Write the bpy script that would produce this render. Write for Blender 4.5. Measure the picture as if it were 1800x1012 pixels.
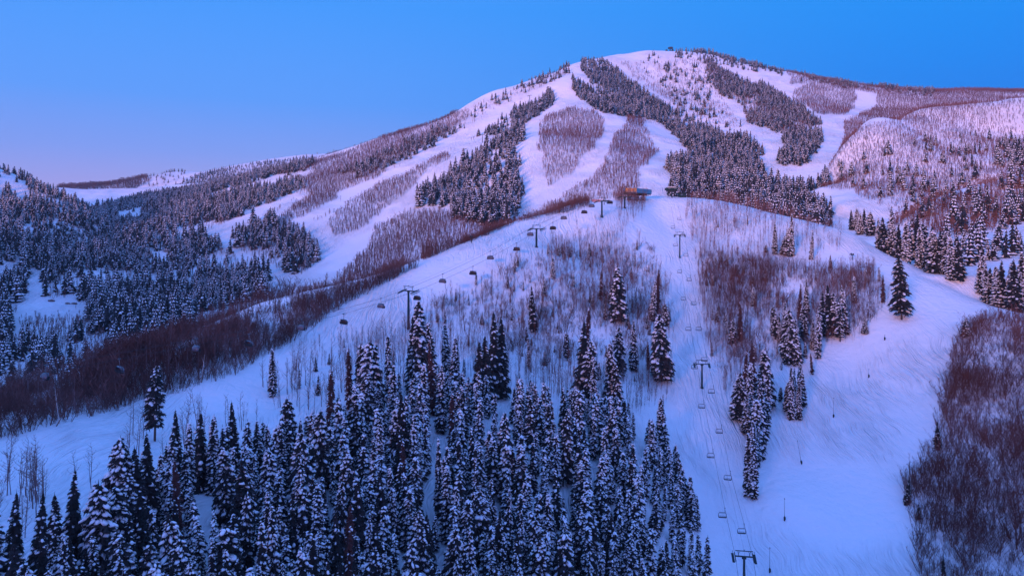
import bpy, math, random
import numpy as np
random.seed(7); RNG = np.random.default_rng(7)
for o in list(bpy.data.objects): bpy.data.objects.remove(o)
scene = bpy.context.scene
# ---------------------------------------------------------------- camera
cam = bpy.data.cameras.new("camera"); camo = bpy.data.objects.new("camera", cam)
scene.collection.objects.link(camo); scene.camera = camo
cam.sensor_width = 36.0; cam.lens = 36.0*1216.0/1800.0
cam.shift_y = -(506.0-400.0)/1800.0
camo.location = (0, 0, 0); camo.rotation_euler = (math.radians(90), 0, 0)
cam.clip_start = 0.5; cam.clip_end = 30000
scene.render.resolution_x, scene.render.resolution_y = 1024, 575
# ---------------------------------------------------------------- sky and dawn light
SUN_EL, SUN_AZ = math.radians(8.0), math.radians(-35.0)   # low glow, behind the camera to the left
w = bpy.data.worlds.new("World"); scene.world = w; w.use_nodes = True
nt = w.node_tree; nt.nodes.clear()
def nn(t, **k):
    n = nt.nodes.new(t)
    for a, b in k.items(): setattr(n, a, b)
    return n
L = nt.links.new
tc = nn('ShaderNodeTexCoord'); sep = nn('ShaderNodeSeparateXYZ'); L(tc.outputs['Generated'], sep.inputs[0])
def ramp(stops):
    r = nn('ShaderNodeValToRGB'); e = r.color_ramp.elements
    while len(e) < len(stops): e.new(0.5)
    for el, (p, c) in zip(e, stops): el.position = p; el.color = (*c, 1)
    return r
def mix(fac, a, b, typ='MIX'):
    m = nn('ShaderNodeMix', data_type='RGBA', blend_type=typ)
    if isinstance(fac, (int, float)): m.inputs[0].default_value = fac
    else: L(fac, m.inputs[0])
    for i, s in ((6, a), (7, b)):
        if isinstance(s, tuple): m.inputs[i].default_value = (*s, 1)
        else: L(s, m.inputs[i])
    return m.outputs[2]
def maprange(src, a, b):
    m = nn('ShaderNodeMapRange'); m.interpolation_type = 'SMOOTHSTEP'
    L(src, m.inputs[0]); m.inputs[1].default_value = a; m.inputs[2].default_value = b
    return m.outputs[0]
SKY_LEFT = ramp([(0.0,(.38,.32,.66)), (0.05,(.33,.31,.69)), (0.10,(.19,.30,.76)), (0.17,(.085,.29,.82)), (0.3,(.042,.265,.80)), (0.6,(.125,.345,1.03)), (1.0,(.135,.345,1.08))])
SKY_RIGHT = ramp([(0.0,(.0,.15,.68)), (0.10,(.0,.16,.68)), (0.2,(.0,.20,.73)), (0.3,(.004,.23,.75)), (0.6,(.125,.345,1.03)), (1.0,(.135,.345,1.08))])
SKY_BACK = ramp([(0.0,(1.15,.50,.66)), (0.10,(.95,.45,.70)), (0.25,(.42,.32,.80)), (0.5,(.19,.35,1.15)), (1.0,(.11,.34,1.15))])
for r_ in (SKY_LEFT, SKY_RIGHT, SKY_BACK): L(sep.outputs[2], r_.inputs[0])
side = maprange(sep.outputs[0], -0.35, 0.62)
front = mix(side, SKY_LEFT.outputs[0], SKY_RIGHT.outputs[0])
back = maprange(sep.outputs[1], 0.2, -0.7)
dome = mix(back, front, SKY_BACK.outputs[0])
sky = nn('ShaderNodeTexSky'); sky.sky_type = 'NISHITA'; sky.sun_disc = False
sky.sun_elevation = SUN_EL; sky.sun_rotation = math.pi+SUN_AZ*-1
sky.altitude = 2200
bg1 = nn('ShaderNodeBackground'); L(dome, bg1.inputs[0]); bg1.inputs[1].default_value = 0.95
bg2 = nn('ShaderNodeBackground'); L(sky.outputs[0], bg2.inputs[0]); bg2.inputs[1].default_value = 0.001
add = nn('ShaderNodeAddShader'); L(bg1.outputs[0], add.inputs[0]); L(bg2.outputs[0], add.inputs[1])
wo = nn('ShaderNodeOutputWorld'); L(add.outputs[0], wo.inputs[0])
sun = bpy.data.lights.new("dawn_glow", 'SUN'); sun.energy = 3.2; sun.angle = math.radians(12); sun.color = (1.0, 0.45, 0.38)
suno = bpy.data.objects.new("dawn_glow", sun); scene.collection.objects.link(suno)
sd = (-math.sin(-SUN_AZ)*math.cos(SUN_EL), -math.cos(SUN_AZ)*math.cos(SUN_EL), math.sin(SUN_EL))   # towards the glow
from mathutils import Vector, Matrix
suno.rotation_euler = Vector(sd).to_track_quat('Z', 'Y').to_euler()
scene.view_settings.view_transform = 'Standard'; scene.view_settings.look = 'None'
scene.view_settings.exposure = 0.43; scene.view_settings.gamma = 1.0
scene.cycles.max_bounces = 4; scene.cycles.diffuse_bounces = 3; scene.cycles.glossy_bounces = 2
scene.cycles.use_denoising = True
SHADE_RIDGE_H = 212.0  # height of the ridge added out of view to shade the lower slopes
# ---------------------------------------------------------------- terrain
F, VH = 1216.0, 400.0          # focal length and horizon row of the 1800 px wide photograph
def P(u, v, D):                # a bearing, a dip and a distance give a place
    return ((u-900.0)/F*D, D, (VH-v)/F*D)

A_PTS = [ # the near knob
 (1308,995,212),(1280,888,233),(1262,803,252),(1235,686,285),(1215,560,340),(1195,452,402),(1185,400,440),
 (1400,1012,203),(1600,1012,200),(1800,1012,195),(1380,910,222),(1410,815,250),(1466,735,276),(1430,650,305),
 (1585,562,318),(1527,663,298),(1680,650,282),(1690,560,312),(1800,600,282),(1800,700,255),(1800,850,222),(2000,650,255),(2000,900,205),
 (1500,450,388),(1300,450,402),(1400,480,375),(1300,560,340),(1300,720,275),(1340,880,230),
 (1058,386,412),(1098,362,441),(1100,402,412),(1100,470,382),(1000,430,390),
 (80,731,185),(345,665,225),(437,648,240),(604,603,275),(80,790,165),(80,870,143),(0,1000,118),
 (272,770,185),(300,1080,118),(0,1080,110),(-200,1080,102),(700,1080,132),(1000,1080,150),(1200,1080,180),(1400,1120,180),(1700,1120,175),
 (100,1300,85),(500,1300,92),(900,1300,110),(1300,1300,145),(1700,1300,150),
 (700,870,178),(700,700,232),(700,600,280),(700,525,312),(718,590,284),(943,450,350),(900,560,312),(900,700,252),(900,870,192),
 (1060,560,322),(1060,700,266),(1060,870,205),(300,850,156),(300,700,213),(100,930,130),(480,690,228),(480,850,170),
 (530,600,270),(604,560,295),(850,480,330),(780,545,305),
 (1180,860,228),(1180,1000,195)]
A_SIL = [(2000,610,285),(1800,552,312),(1700,517,345),(1600,462,382),(1500,412,422),(1400,385,455),(1300,360,482),(1250,351,492),(1160,346,500),(1100,350,490),
 (1000,362,455),(905,388,415),(850,410,395),(760,448,372),(700,470,358),(600,497,342),(460,532,325),(340,580,305),(200,640,280),(60,695,255),(-100,745,235),(-300,790,215)]
B_PTS = [
 (1490,385,600),(1490,340,720),(1440,300,820),(1480,230,1050),(1500,180,1250),
 (1160,330,690),(1160,300,760),(1100,250,900),(1050,200,1030),(1000,150,1200),(1180,150,1300),(1200,220,1100),(1250,300,850),(1350,350,690),
 (1350,250,980),(1400,200,1120),(1300,160,1270),(1600,190,1220),(1560,210,1100),(1700,190,1200),
 (930,370,690),(940,250,880),(925,330,750),(860,300,810),(860,370,690),(800,400,640),(740,330,830),(700,280,980),(620,330,900),(600,430,720),
 (500,500,620),(560,380,800),(430,400,800),(300,450,740),(300,380,950),(150,410,850),(100,480,640),(40,540,560),(200,540,560),(350,540,540),
 (100,600,470),(200,620,430),(0,690,370),(330,340,1200),(480,310,1250),(1000,300,790),(1020,230,960),(800,250,1050),(900,180,1180)]
B_SIL = [(1130,93,1500),(1180,94,1500),(1240,98,1480),(1300,110,1450),(1400,131,1420),(1500,148,1400),(1640,162,1400),(1800,172,1400),(2000,180,1400),
 (1060,103,1460),(1000,115,1400),(940,138,1330),(860,165,1260),(820,187,1230),(780,210,1210),(700,238,1230),(640,262,1260),(560,288,1300),(480,305,1340),(380,330,1300),(250,352,1200),(150,372,1100)]
C_PTS = [(0,360,790),(0,400,700),(80,400,730),(-150,400,700),(0,450,610),(-150,460,600),(-400,420,620),(130,405,760)]
C_SIL = [(0,303,900),(60,326,880),(120,352,850),(170,385,810),(-100,270,930),(-250,240,950),(-450,220,950)]
D_PTS = [(1640,250,790),(1560,310,690),(1700,300,700),(1800,250,790),(1540,360,610),(1600,350,620),(1500,330,690),(1950,260,760),(1740,240,830),(1700,345,650),(1800,322,650),(1950,312,650),(1700,430,560),(1800,430,560),(1620,430,550),(1950,430,560),(1560,430,520)]
D_SIL = [(1980,172,900),(1800,176,900),(1720,182,905),(1640,190,905),(1600,203,900),(1560,225,885),(1530,238,872),(1500,250,860),(1460,290,800),(1430,330,730)]
G_PTS = [(1750,350,540),(1700,400,480),(1750,450,440),(1690,470,420),(1800,400,480),(1800,500,400),(1640,420,470),(1950,400,480),(1600,420,500),(1700,520,370),(1800,550,350),(1900,560,345),(1650,480,420)]
G_SIL = [(1980,290,580),(1800,306,590),(1720,326,590),(1650,352,590),(1600,378,575),(1550,400,550)]
E_PTS = [(300,350,1700),(180,350,1700),(450,320,1800),(210,360,1600)]
E_SIL = [(-100,345,1900),(120,337,1900),(180,328,1900),(220,320,1900),(300,302,1950),(360,306,2000),(420,290,2000),(470,284,2050),(520,278,2100),(600,276,2150),(680,285,2100)]

def fbm(x, y, wl, seed=0, octs=4):
    out = np.zeros_like(x, dtype=float); amp = 1.0; tot = 0
    for o in range(octs):
        xs = x/wl+seed*17.3+o*5.1; ys = y/wl-seed*9.7+o*3.3
        xi = np.floor(xs); yi = np.floor(ys); fx = xs-xi; fy = ys-yi
        fx = fx*fx*(3-2*fx); fy = fy*fy*(3-2*fy)
        def hsh(a, b):
            s = np.sin(a*127.1+b*311.7+seed*74.7)*43758.5453
            return s-np.floor(s)
        n = (hsh(xi,yi)*(1-fx)+hsh(xi+1,yi)*fx)*(1-fy)+(hsh(xi,yi+1)*(1-fx)+hsh(xi+1,yi+1)*fx)*fy
        out += amp*(n*2-1); tot += amp; amp *= 0.5; wl *= 0.5
    return out/tot

class Layer:
    def __init__(s, pts, sil, c, drop, lin=0.0):
        P3 = [P(*p) for p in pts+sil]
        for (u, v, D) in sil:                     # the far side of each crest falls away
            x, y, z = P(u, v, D); r = math.hypot(x, y)
            for (d, dz) in drop:
                P3.append((x*(1+d/r), y*(1+d/r), z-dz))
        a = np.array(P3); s.p = a[:, :2]; s.c = c
        d = np.sqrt(((s.p[:,None]-s.p[None])**2).sum(-1)+c*c)
        n = len(a); M = np.zeros((n+1, n+1)); M[:n,:n] = d-np.eye(n)*lin; M[:n,n] = 1; M[n,:n] = 1
        s.w = np.linalg.solve(M, np.append(a[:,2], 0))
    def __call__(s, x, y):
        sh = np.shape(x); x = np.ravel(x); y = np.ravel(y); out = np.empty(len(x))
        for i in range(0, len(x), 20000):
            xx = x[i:i+20000]; yy = y[i:i+20000]
            d = np.sqrt((xx[:,None]-s.p[None,:,0])**2+(yy[:,None]-s.p[None,:,1])**2+s.c*s.c)
            out[i:i+20000] = d@s.w[:-1]+s.w[-1]
        return out.reshape(sh)
LA = Layer(A_PTS, A_SIL, 12, [(45,16),(140,62),(300,120)], 0.5)
LB = Layer(B_PTS, B_SIL, 40, [(150,50),(500,260)], 1)
LC = Layer(C_PTS, C_SIL, 40, [(100,40),(300,170)], 1)
LD = Layer(D_PTS, D_SIL, 30, [(60,30),(180,110),(350,220)], 1)
LG = Layer(G_PTS, G_SIL, 25, [(40,16),(120,60),(250,140)], 1)
LE = Layer(E_PTS, E_SIL, 60, [(200,80),(600,300)], 1)

def layers(x, y):
    """the separate hills; each is only allowed near its own ground"""
    r = np.hypot(x, y)
    a = LA(x, y)+fbm(x,y,26,1,4)*0.9*np.clip(r/150,0.4,1)
    a = np.where(r > 560, a-(r-560)*0.6, a)
    n2 = fbm(x,y,160,2,5)
    b = LB(x, y)+n2*9*np.clip((r-500)/500,0.1,1)
    b = np.where(r < 420, b-(420-r)*0.8, b)
    c = LC(x, y)+n2*6
    c = c-np.clip(x+490,0,None)*0.5-np.clip(735-r,0,None)*0.5
    d = LD(x, y)+n2*7+fbm(x,y,45,4,4)*3-np.clip(300-x,0,None)*0.5-np.clip(560-r,0,None)*0.4
    g = LG(x, y)+fbm(x,y,60,3,4)*2.5-np.clip(215-x,0,None)*0.6-np.clip(350-r,0,None)*0.6
    e = LE(x, y)+n2*8-np.clip(1500-r,0,None)*0.3-np.clip(x+250,0,None)*0.3
    return [a, b, c, d, g, e]
def smax(hs, k):
    m = np.maximum.reduce(hs)
    return m+k*np.log(sum(np.exp((h-m)/k) for h in hs))-0.0
def ground(x, y):
    x = np.asarray(x, float); y = np.asarray(y, float)
    hs = layers(x, y); r = np.hypot(x, y)
    base = -105-0*r
    z = smax(hs+[np.full_like(x, -105.0)], 1.2)
    return z
# ---------------------------------------------------------------- helpers
def link(o, parent=None):
    scene.collection.objects.link(o)
    if parent is not None: o.parent = parent
    return o
def tag(o, label=None, cat=None, group=None, kind=None):
    for k, v in (('label', label), ('category', cat), ('group', group), ('kind', kind)):
        if v: o[k] = v
    return o
def mesh_np(name, V, Fc, mats, midx=None, smooth=False):
    """V (n,3); Fc (m,k) all faces with k corners (3 or 4)"""
    me = bpy.data.meshes.new(name); V = np.ascontiguousarray(V, np.float32); Fc = np.ascontiguousarray(Fc, np.int32)
    m, k = Fc.shape
    me.vertices.add(len(V)); me.vertices.foreach_set('co', V.ravel())
    me.loops.add(m*k); me.loops.foreach_set('vertex_index', Fc.ravel())
    me.polygons.add(m); me.polygons.foreach_set('loop_start', np.arange(0, m*k, k, dtype=np.int32))
    for mm in mats: me.materials.append(mm)
    if midx is not None: me.polygons.foreach_set('material_index', np.ascontiguousarray(midx, np.int32))
    me.polygons.foreach_set('use_smooth', np.full(m, smooth))
    me.update(calc_edges=True); me.validate()
    return me
class TB:
    """collects triangles"""
    def __init__(s): s.v = []; s.f = []; s.m = []
    def tri(s, a, b, c, m=0):
        n = len(s.v); s.v += [a, b, c]; s.f.append((n, n+1, n+2)); s.m.append(m)
    def quad(s, a, b, c, d, m=0):
        n = len(s.v); s.v += [a, b, c, d]; s.f += [(n, n+1, n+2), (n, n+2, n+3)]; s.m += [m, m]
    def grid(s, vs, fs, m=0):
        n = len(s.v); s.v += vs
        for f in fs:
            for i in range(1, len(f)-1): s.f.append((n+f[0], n+f[i], n+f[i+1])); s.m.append(m)
    def box(s, c, d, rz=0, m=0, rx=0):
        cx, cy, cz = c; hx, hy, hz = d[0]/2, d[1]/2, d[2]/2
        R = Matrix.Rotation(rz, 3, 'Z') @ Matrix.Rotation(rx, 3, 'X'); vs = []
        for x in (-hx, hx):
            for y in (-hy, hy):
                for z in (-hz, hz):
                    p = R @ Vector((x, y, z)); vs.append((p.x+cx, p.y+cy, p.z+cz))
        s.grid(vs, [(0,1,3,2),(4,6,7,5),(0,4,5,1),(2,3,7,6),(0,2,6,4),(1,5,7,3)], m)
    def tube(s, pts, rad, n=6, m=0, cap=True):
        pts = [Vector(p) for p in pts]; rings = []
        if not isinstance(rad, (list, tuple)): rad = [rad]*len(pts)
        for i, p in enumerate(pts):
            d = (pts[min(i+1, len(pts)-1)]-pts[max(i-1, 0)]).normalized()
            a = d.cross(Vector((0, 0, 1)) if abs(d.z) < .9 else Vector((0, 1, 0))).normalized(); b = d.cross(a)
            rings.append([tuple(p+a*math.cos(t)*rad[i]+b*math.sin(t)*rad[i]) for t in [2*math.pi*k/n for k in range(n)]])
        vs = [q for r in rings for q in r]; fs = []
        for i in range(len(pts)-1):
            for k in range(n): fs.append((i*n+k, i*n+(k+1)%n, (i+1)*n+(k+1)%n, (i+1)*n+k))
        if cap: fs += [tuple(range(n))[::-1], tuple((len(pts)-1)*n+k for k in range(n))]
        s.grid(vs, fs, m)
    def arr(s): return np.array(s.v, np.float32), np.array(s.f, np.int32), np.array(s.m, np.int32)
    def mesh(s, name, mats, smooth=False):
        v, f, m = s.arr(); return mesh_np(name, v, f, mats, m, smooth)
    def obj(s, name, mats, parent=None, smooth=False):
        if not isinstance(mats, (list, tuple)): mats = [mats]
        return link(bpy.data.objects.new(name, s.mesh(name, mats, smooth)), parent)
def empty(name, loc, rz=0):
    o = bpy.data.objects.new(name, None); o.empty_display_size = 0.5; o.location = loc; o.rotation_euler = (0, 0, rz); return link(o)

# ---------------------------------------------------------------- materials
def mat(name, col, rough=0.7, metal=0.0, spec=0.3, var=None, scale=3.0, objvar=0.0):
    m = bpy.data.materials.new(name); m.use_nodes = True; t = m.node_tree; b = t.nodes['Principled BSDF']
    b.inputs['Base Color'].default_value = (*col, 1); b.inputs['Roughness'].default_value = rough
    b.inputs['Metallic'].default_value = metal; b.inputs['Specular IOR Level'].default_value = spec
    if var:
        c = t.nodes.new('ShaderNodeTexCoord'); n = t.nodes.new('ShaderNodeTexNoise'); n.inputs['Scale'].default_value = scale
        n.inputs['Detail'].default_value = 3
        t.links.new(c.outputs['Object'], n.inputs['Vector'])
        mx = t.nodes.new('ShaderNodeMix'); mx.data_type = 'RGBA'; mx.inputs[6].default_value = (*col, 1); mx.inputs[7].default_value = (*var, 1)
        r = t.nodes.new('ShaderNodeMapRange'); r.inputs[1].default_value = 0.35; r.inputs[2].default_value = 0.65
        t.links.new(n.outputs['Fac'], r.inputs[0]); t.links.new(r.outputs[0], mx.inputs[0]); t.links.new(mx.outputs[2], b.inputs['Base Color'])
    return m
M_NEEDLE = mat('fir_needles', (.014,.018,.017), .85, var=(.032,.026,.028), scale=.6)
M_NEEDLE_DRY = mat('dry_needles', (.10,.035,.028), .85, var=(.07,.03,.03), scale=.6)
M_BARK = mat('bark', (.07,.045,.04), .9, var=(.12,.08,.07), scale=2)
M_SNOWY = mat('tree_snow', (.80,.82,.86), .6, spec=.2)
M_TWIG = mat('bare_twigs', (.135,.055,.045), .9, var=(.22,.11,.10), scale=.03)
M_ASPEN = mat('aspen_bark', (.26,.18,.19), .9, var=(.12,.08,.08), scale=.5)
M_BIRCH = mat('pale_bark', (.55,.5,.48), .8)
M_STEEL = mat('dark_green_steel', (.020,.035,.040), .5, .3, var=(.03,.05,.05), scale=1)
M_GREY = mat('galvanised_steel', (.14,.16,.18), .45, .6)
M_CABLE = mat('cable_steel', (.05,.055,.06), .5, .5)
M_SEAT = mat('seat_pad', (.018,.018,.022), .6)
M_BUBBLE = mat('bubble_shell', (.10,.085,.11), .2, 0, .6)
M_ORANGE = mat('orange_cladding', (.55,.28,.07), .5, var=(.4,.2,.06), scale=2)
M_BLUEROOF = mat('blue_roof', (.03,.16,.30), .4, var=(.02,.12,.25), scale=1)
M_DARK = mat('dark_machinery', (.02,.022,.025), .6)
M_GREEN = mat('green_panel', (.008,.030,.024), .6)
M_WOOD = mat('pink_snow_fence', (.60,.28,.26), .8)
M_ROCK = mat('rock', (.12,.085,.08), .9, var=(.2,.15,.14), scale=1)
def snow_material():
    m = bpy.data.materials.new('snow'); m.use_nodes = True; t = m.node_tree; b = t.nodes['Principled BSDF']
    b.inputs['Roughness'].default_value = .55; b.inputs['Specular IOR Level'].default_value = .25
    N = lambda k: t.nodes.new(k); K = t.links.new
    c = N('ShaderNodeTexCoord'); geo = c.outputs['Object']
    n1 = N('ShaderNodeTexNoise'); n1.inputs['Scale'].default_value = .02; n1.inputs['Detail'].default_value = 6; K(geo, n1.inputs['Vector'])
    mx = N('ShaderNodeMix'); mx.data_type = 'RGBA'; mx.inputs[6].default_value = (.84,.85,.88,1); mx.inputs[7].default_value = (.76,.78,.83,1)
    K(n1.outputs['Fac'], mx.inputs[0]); K(mx.outputs[2], b.inputs['Base Color'])
    # ski tracks: noise stretched along the fall line, bent by a broad noise, fading in and out in patches
    mp = N('ShaderNodeMapping'); mp.inputs['Scale'].default_value = (1.5, .07, .07)
    nd = N('ShaderNodeTexNoise'); nd.inputs['Scale'].default_value = .035; nd.inputs['Detail'].default_value = 2; K(geo, nd.inputs['Vector'])
    sc = N('ShaderNodeVectorMath'); sc.operation = 'SCALE'; sc.inputs['Scale'].default_value = 15; K(nd.outputs['Color'], sc.inputs[0])
    ad = N('ShaderNodeVectorMath'); K(geo, ad.inputs[0]); K(sc.outputs[0], ad.inputs[1]); K(ad.outputs[0], mp.inputs['Vector'])
    nt_ = N('ShaderNodeTexNoise'); nt_.inputs['Scale'].default_value = 1.0; nt_.inputs['Detail'].default_value = 3; K(mp.outputs[0], nt_.inputs['Vector'])
    patch = N('ShaderNodeTexNoise'); patch.inputs['Scale'].default_value = .018; K(geo, patch.inputs['Vector'])
    pr = N('ShaderNodeMapRange'); pr.inputs[1].default_value = .38; pr.inputs[2].default_value = .6; K(patch.outputs['Fac'], pr.inputs[0])
    mp2 = N('ShaderNodeMapping'); mp2.inputs['Rotation'].default_value = (0, 0, .75); mp2.inputs['Scale'].default_value = (1.2, .05, .05); K(ad.outputs[0], mp2.inputs['Vector'])
    n3 = N('ShaderNodeTexNoise'); n3.inputs['Scale'].default_value = 1.0; n3.inputs['Detail'].default_value = 2; K(mp2.outputs[0], n3.inputs['Vector'])
    av = N('ShaderNodeMath'); av.operation = 'MULTIPLY_ADD'; av.inputs[1].default_value = .7; K(n3.outputs['Fac'], av.inputs[0]); K(nt_.outputs['Fac'], av.inputs[2]); nt_ = type('q', (), {'outputs': {'Fac': av.outputs[0]}})
    ml = N('ShaderNodeMath'); ml.operation = 'MULTIPLY'; K(nt_.outputs['Fac'], ml.inputs[0]); K(pr.outputs[0], ml.inputs[1])
    n2 = N('ShaderNodeTexNoise'); n2.inputs['Scale'].default_value = .35; n2.inputs['Detail'].default_value = 5; K(geo, n2.inputs['Vector'])
    sm = N('ShaderNodeMath'); sm.operation = 'MULTIPLY_ADD'; sm.inputs[1].default_value = .45; K(n2.outputs['Fac'], sm.inputs[0]); K(ml.outputs[0], sm.inputs[2])
    bp = N('ShaderNodeBump'); bp.inputs['Strength'].default_value = 1.0; bp.inputs['Distance'].default_value = 1.7
    K(sm.outputs[0], bp.inputs['Height']); K(bp.outputs[0], b.inputs['Normal'])
    return m
M_SNOW = snow_material()

# ---------------------------------------------------------------- ground sheet (polar grid, dense in front of the camera)
fan = np.linspace(-41, 41, 1150); rest = np.concatenate([np.linspace(41, 319, 90)[1:-1]])
az = np.radians(np.concatenate([fan, rest])); NF = len(fan)
rr = np.concatenate([[0.5, 15, 35], np.exp(np.linspace(math.log(58), math.log(620), 560)), np.exp(np.linspace(math.log(623), math.log(2600), 300)), np.exp(np.linspace(math.log(2640), math.log(14000), 40))])
azc = np.where(az > math.pi, az-2*math.pi, az); azcl = np.clip(azc, -math.radians(41), math.radians(41))
RR, AZ = np.meshgrid(rr, azcl); X = RR*np.sin(AZ); Y = RR*np.cos(AZ)
Z = ground(X, Y)
Z = np.where(RR > 2600, Z-(RR-2600)*0.03, Z)
near = np.clip((58-RR)/58, 0, 1); Z = Z*(1-near)+(-70)*near
wb = np.clip((np.abs(azc)-math.radians(41))/math.radians(45), 0, 1)[:, None]; wb = wb*wb*(3-2*wb)
back = -95+SHADE_RIDGE_H*np.exp(-((RR-760)/260)**2)+np.clip(RR-100, 0, 300)*0.05  # made-up ridge behind the camera, blocks the low glow from lower ground
Z = Z*(1-wb)+back*wb
XX = RR*np.sin(azc)[:, None]; YY = RR*np.cos(azc)[:, None]
NA, NR = Z.shape
V = np.stack([XX, YY, Z], -1).reshape(-1, 3)
ia = np.arange(NA); ja = (ia+1) % NA
a_, r_ = np.meshgrid(ia, np.arange(NR-1), indexing='ij'); b_ = ja[a_]
Fq = np.stack([a_*NR+r_, a_*NR+r_+1, b_*NR+r_+1, b_*NR+r_], -1).reshape(-1, 4)
order = np.ones(NA, bool)
gme = mesh_np('ground', V, Fq[:, ::-1], [M_SNOW], None, True)
gob = tag(link(bpy.data.objects.new('ground', gme)), kind='structure')

def ray(u, v, h=0.0, layer=None, lo=90, hi=1700):
    """first place along a bearing and dip that stands h above the ground"""
    D = np.exp(np.linspace(math.log(lo), math.log(hi), 1500)); x = (u-900)/F*D; z = (VH-v)/F*D-h
    g = ground(x, D) if layer is None else layers(x, D)[layer]
    k = np.argmax(z <= g)
    if not (z <= g).any(): k = np.argmin(np.abs(z-g))
    return float(x[k]), float(D[k])
def gz(x, y): return float(ground(np.array([x]), np.array([y]))[0])
def proj(x, y, z): return 900+F*x/y, VH-F*z/y
def inpoly(u, v, poly):
    r = np.zeros(len(u), bool); n = len(poly)
    for i in range(n):
        (x1, y1), (x2, y2) = poly[i], poly[(i+1) % n]
        if y1 == y2: continue
        c = ((y1 > v) != (y2 > v)) & (u < (x2-x1)*(v-y1)/(y2-y1)+x1)
        r ^= c
    return r
# horizon table: lowest row the ground already covers, per bearing and distance (tells what a tree's top rises above)
EU = np.arange(-60, 1861, 4.0); ED = np.exp(np.linspace(math.log(80), math.log(2300), 420))
_x = (EU[:, None]-900)/F*ED[None]; _y = np.broadcast_to(ED[None], _x.shape)
EV = np.minimum.accumulate(VH-F*ground(_x, _y)/_y, axis=1)
def seen(x, y, z, h):
    u, vt = proj(x, y, z+h*0.97); i = np.clip(((u+60)/4).astype(int), 0, len(EU)-1); k = np.clip(np.searchsorted(ED, y)-1, 0, len(ED)-1)
    return (u > -10) & (u < 1810) & (vt < 1012) & (vt < EV[i, k]+1)

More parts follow.
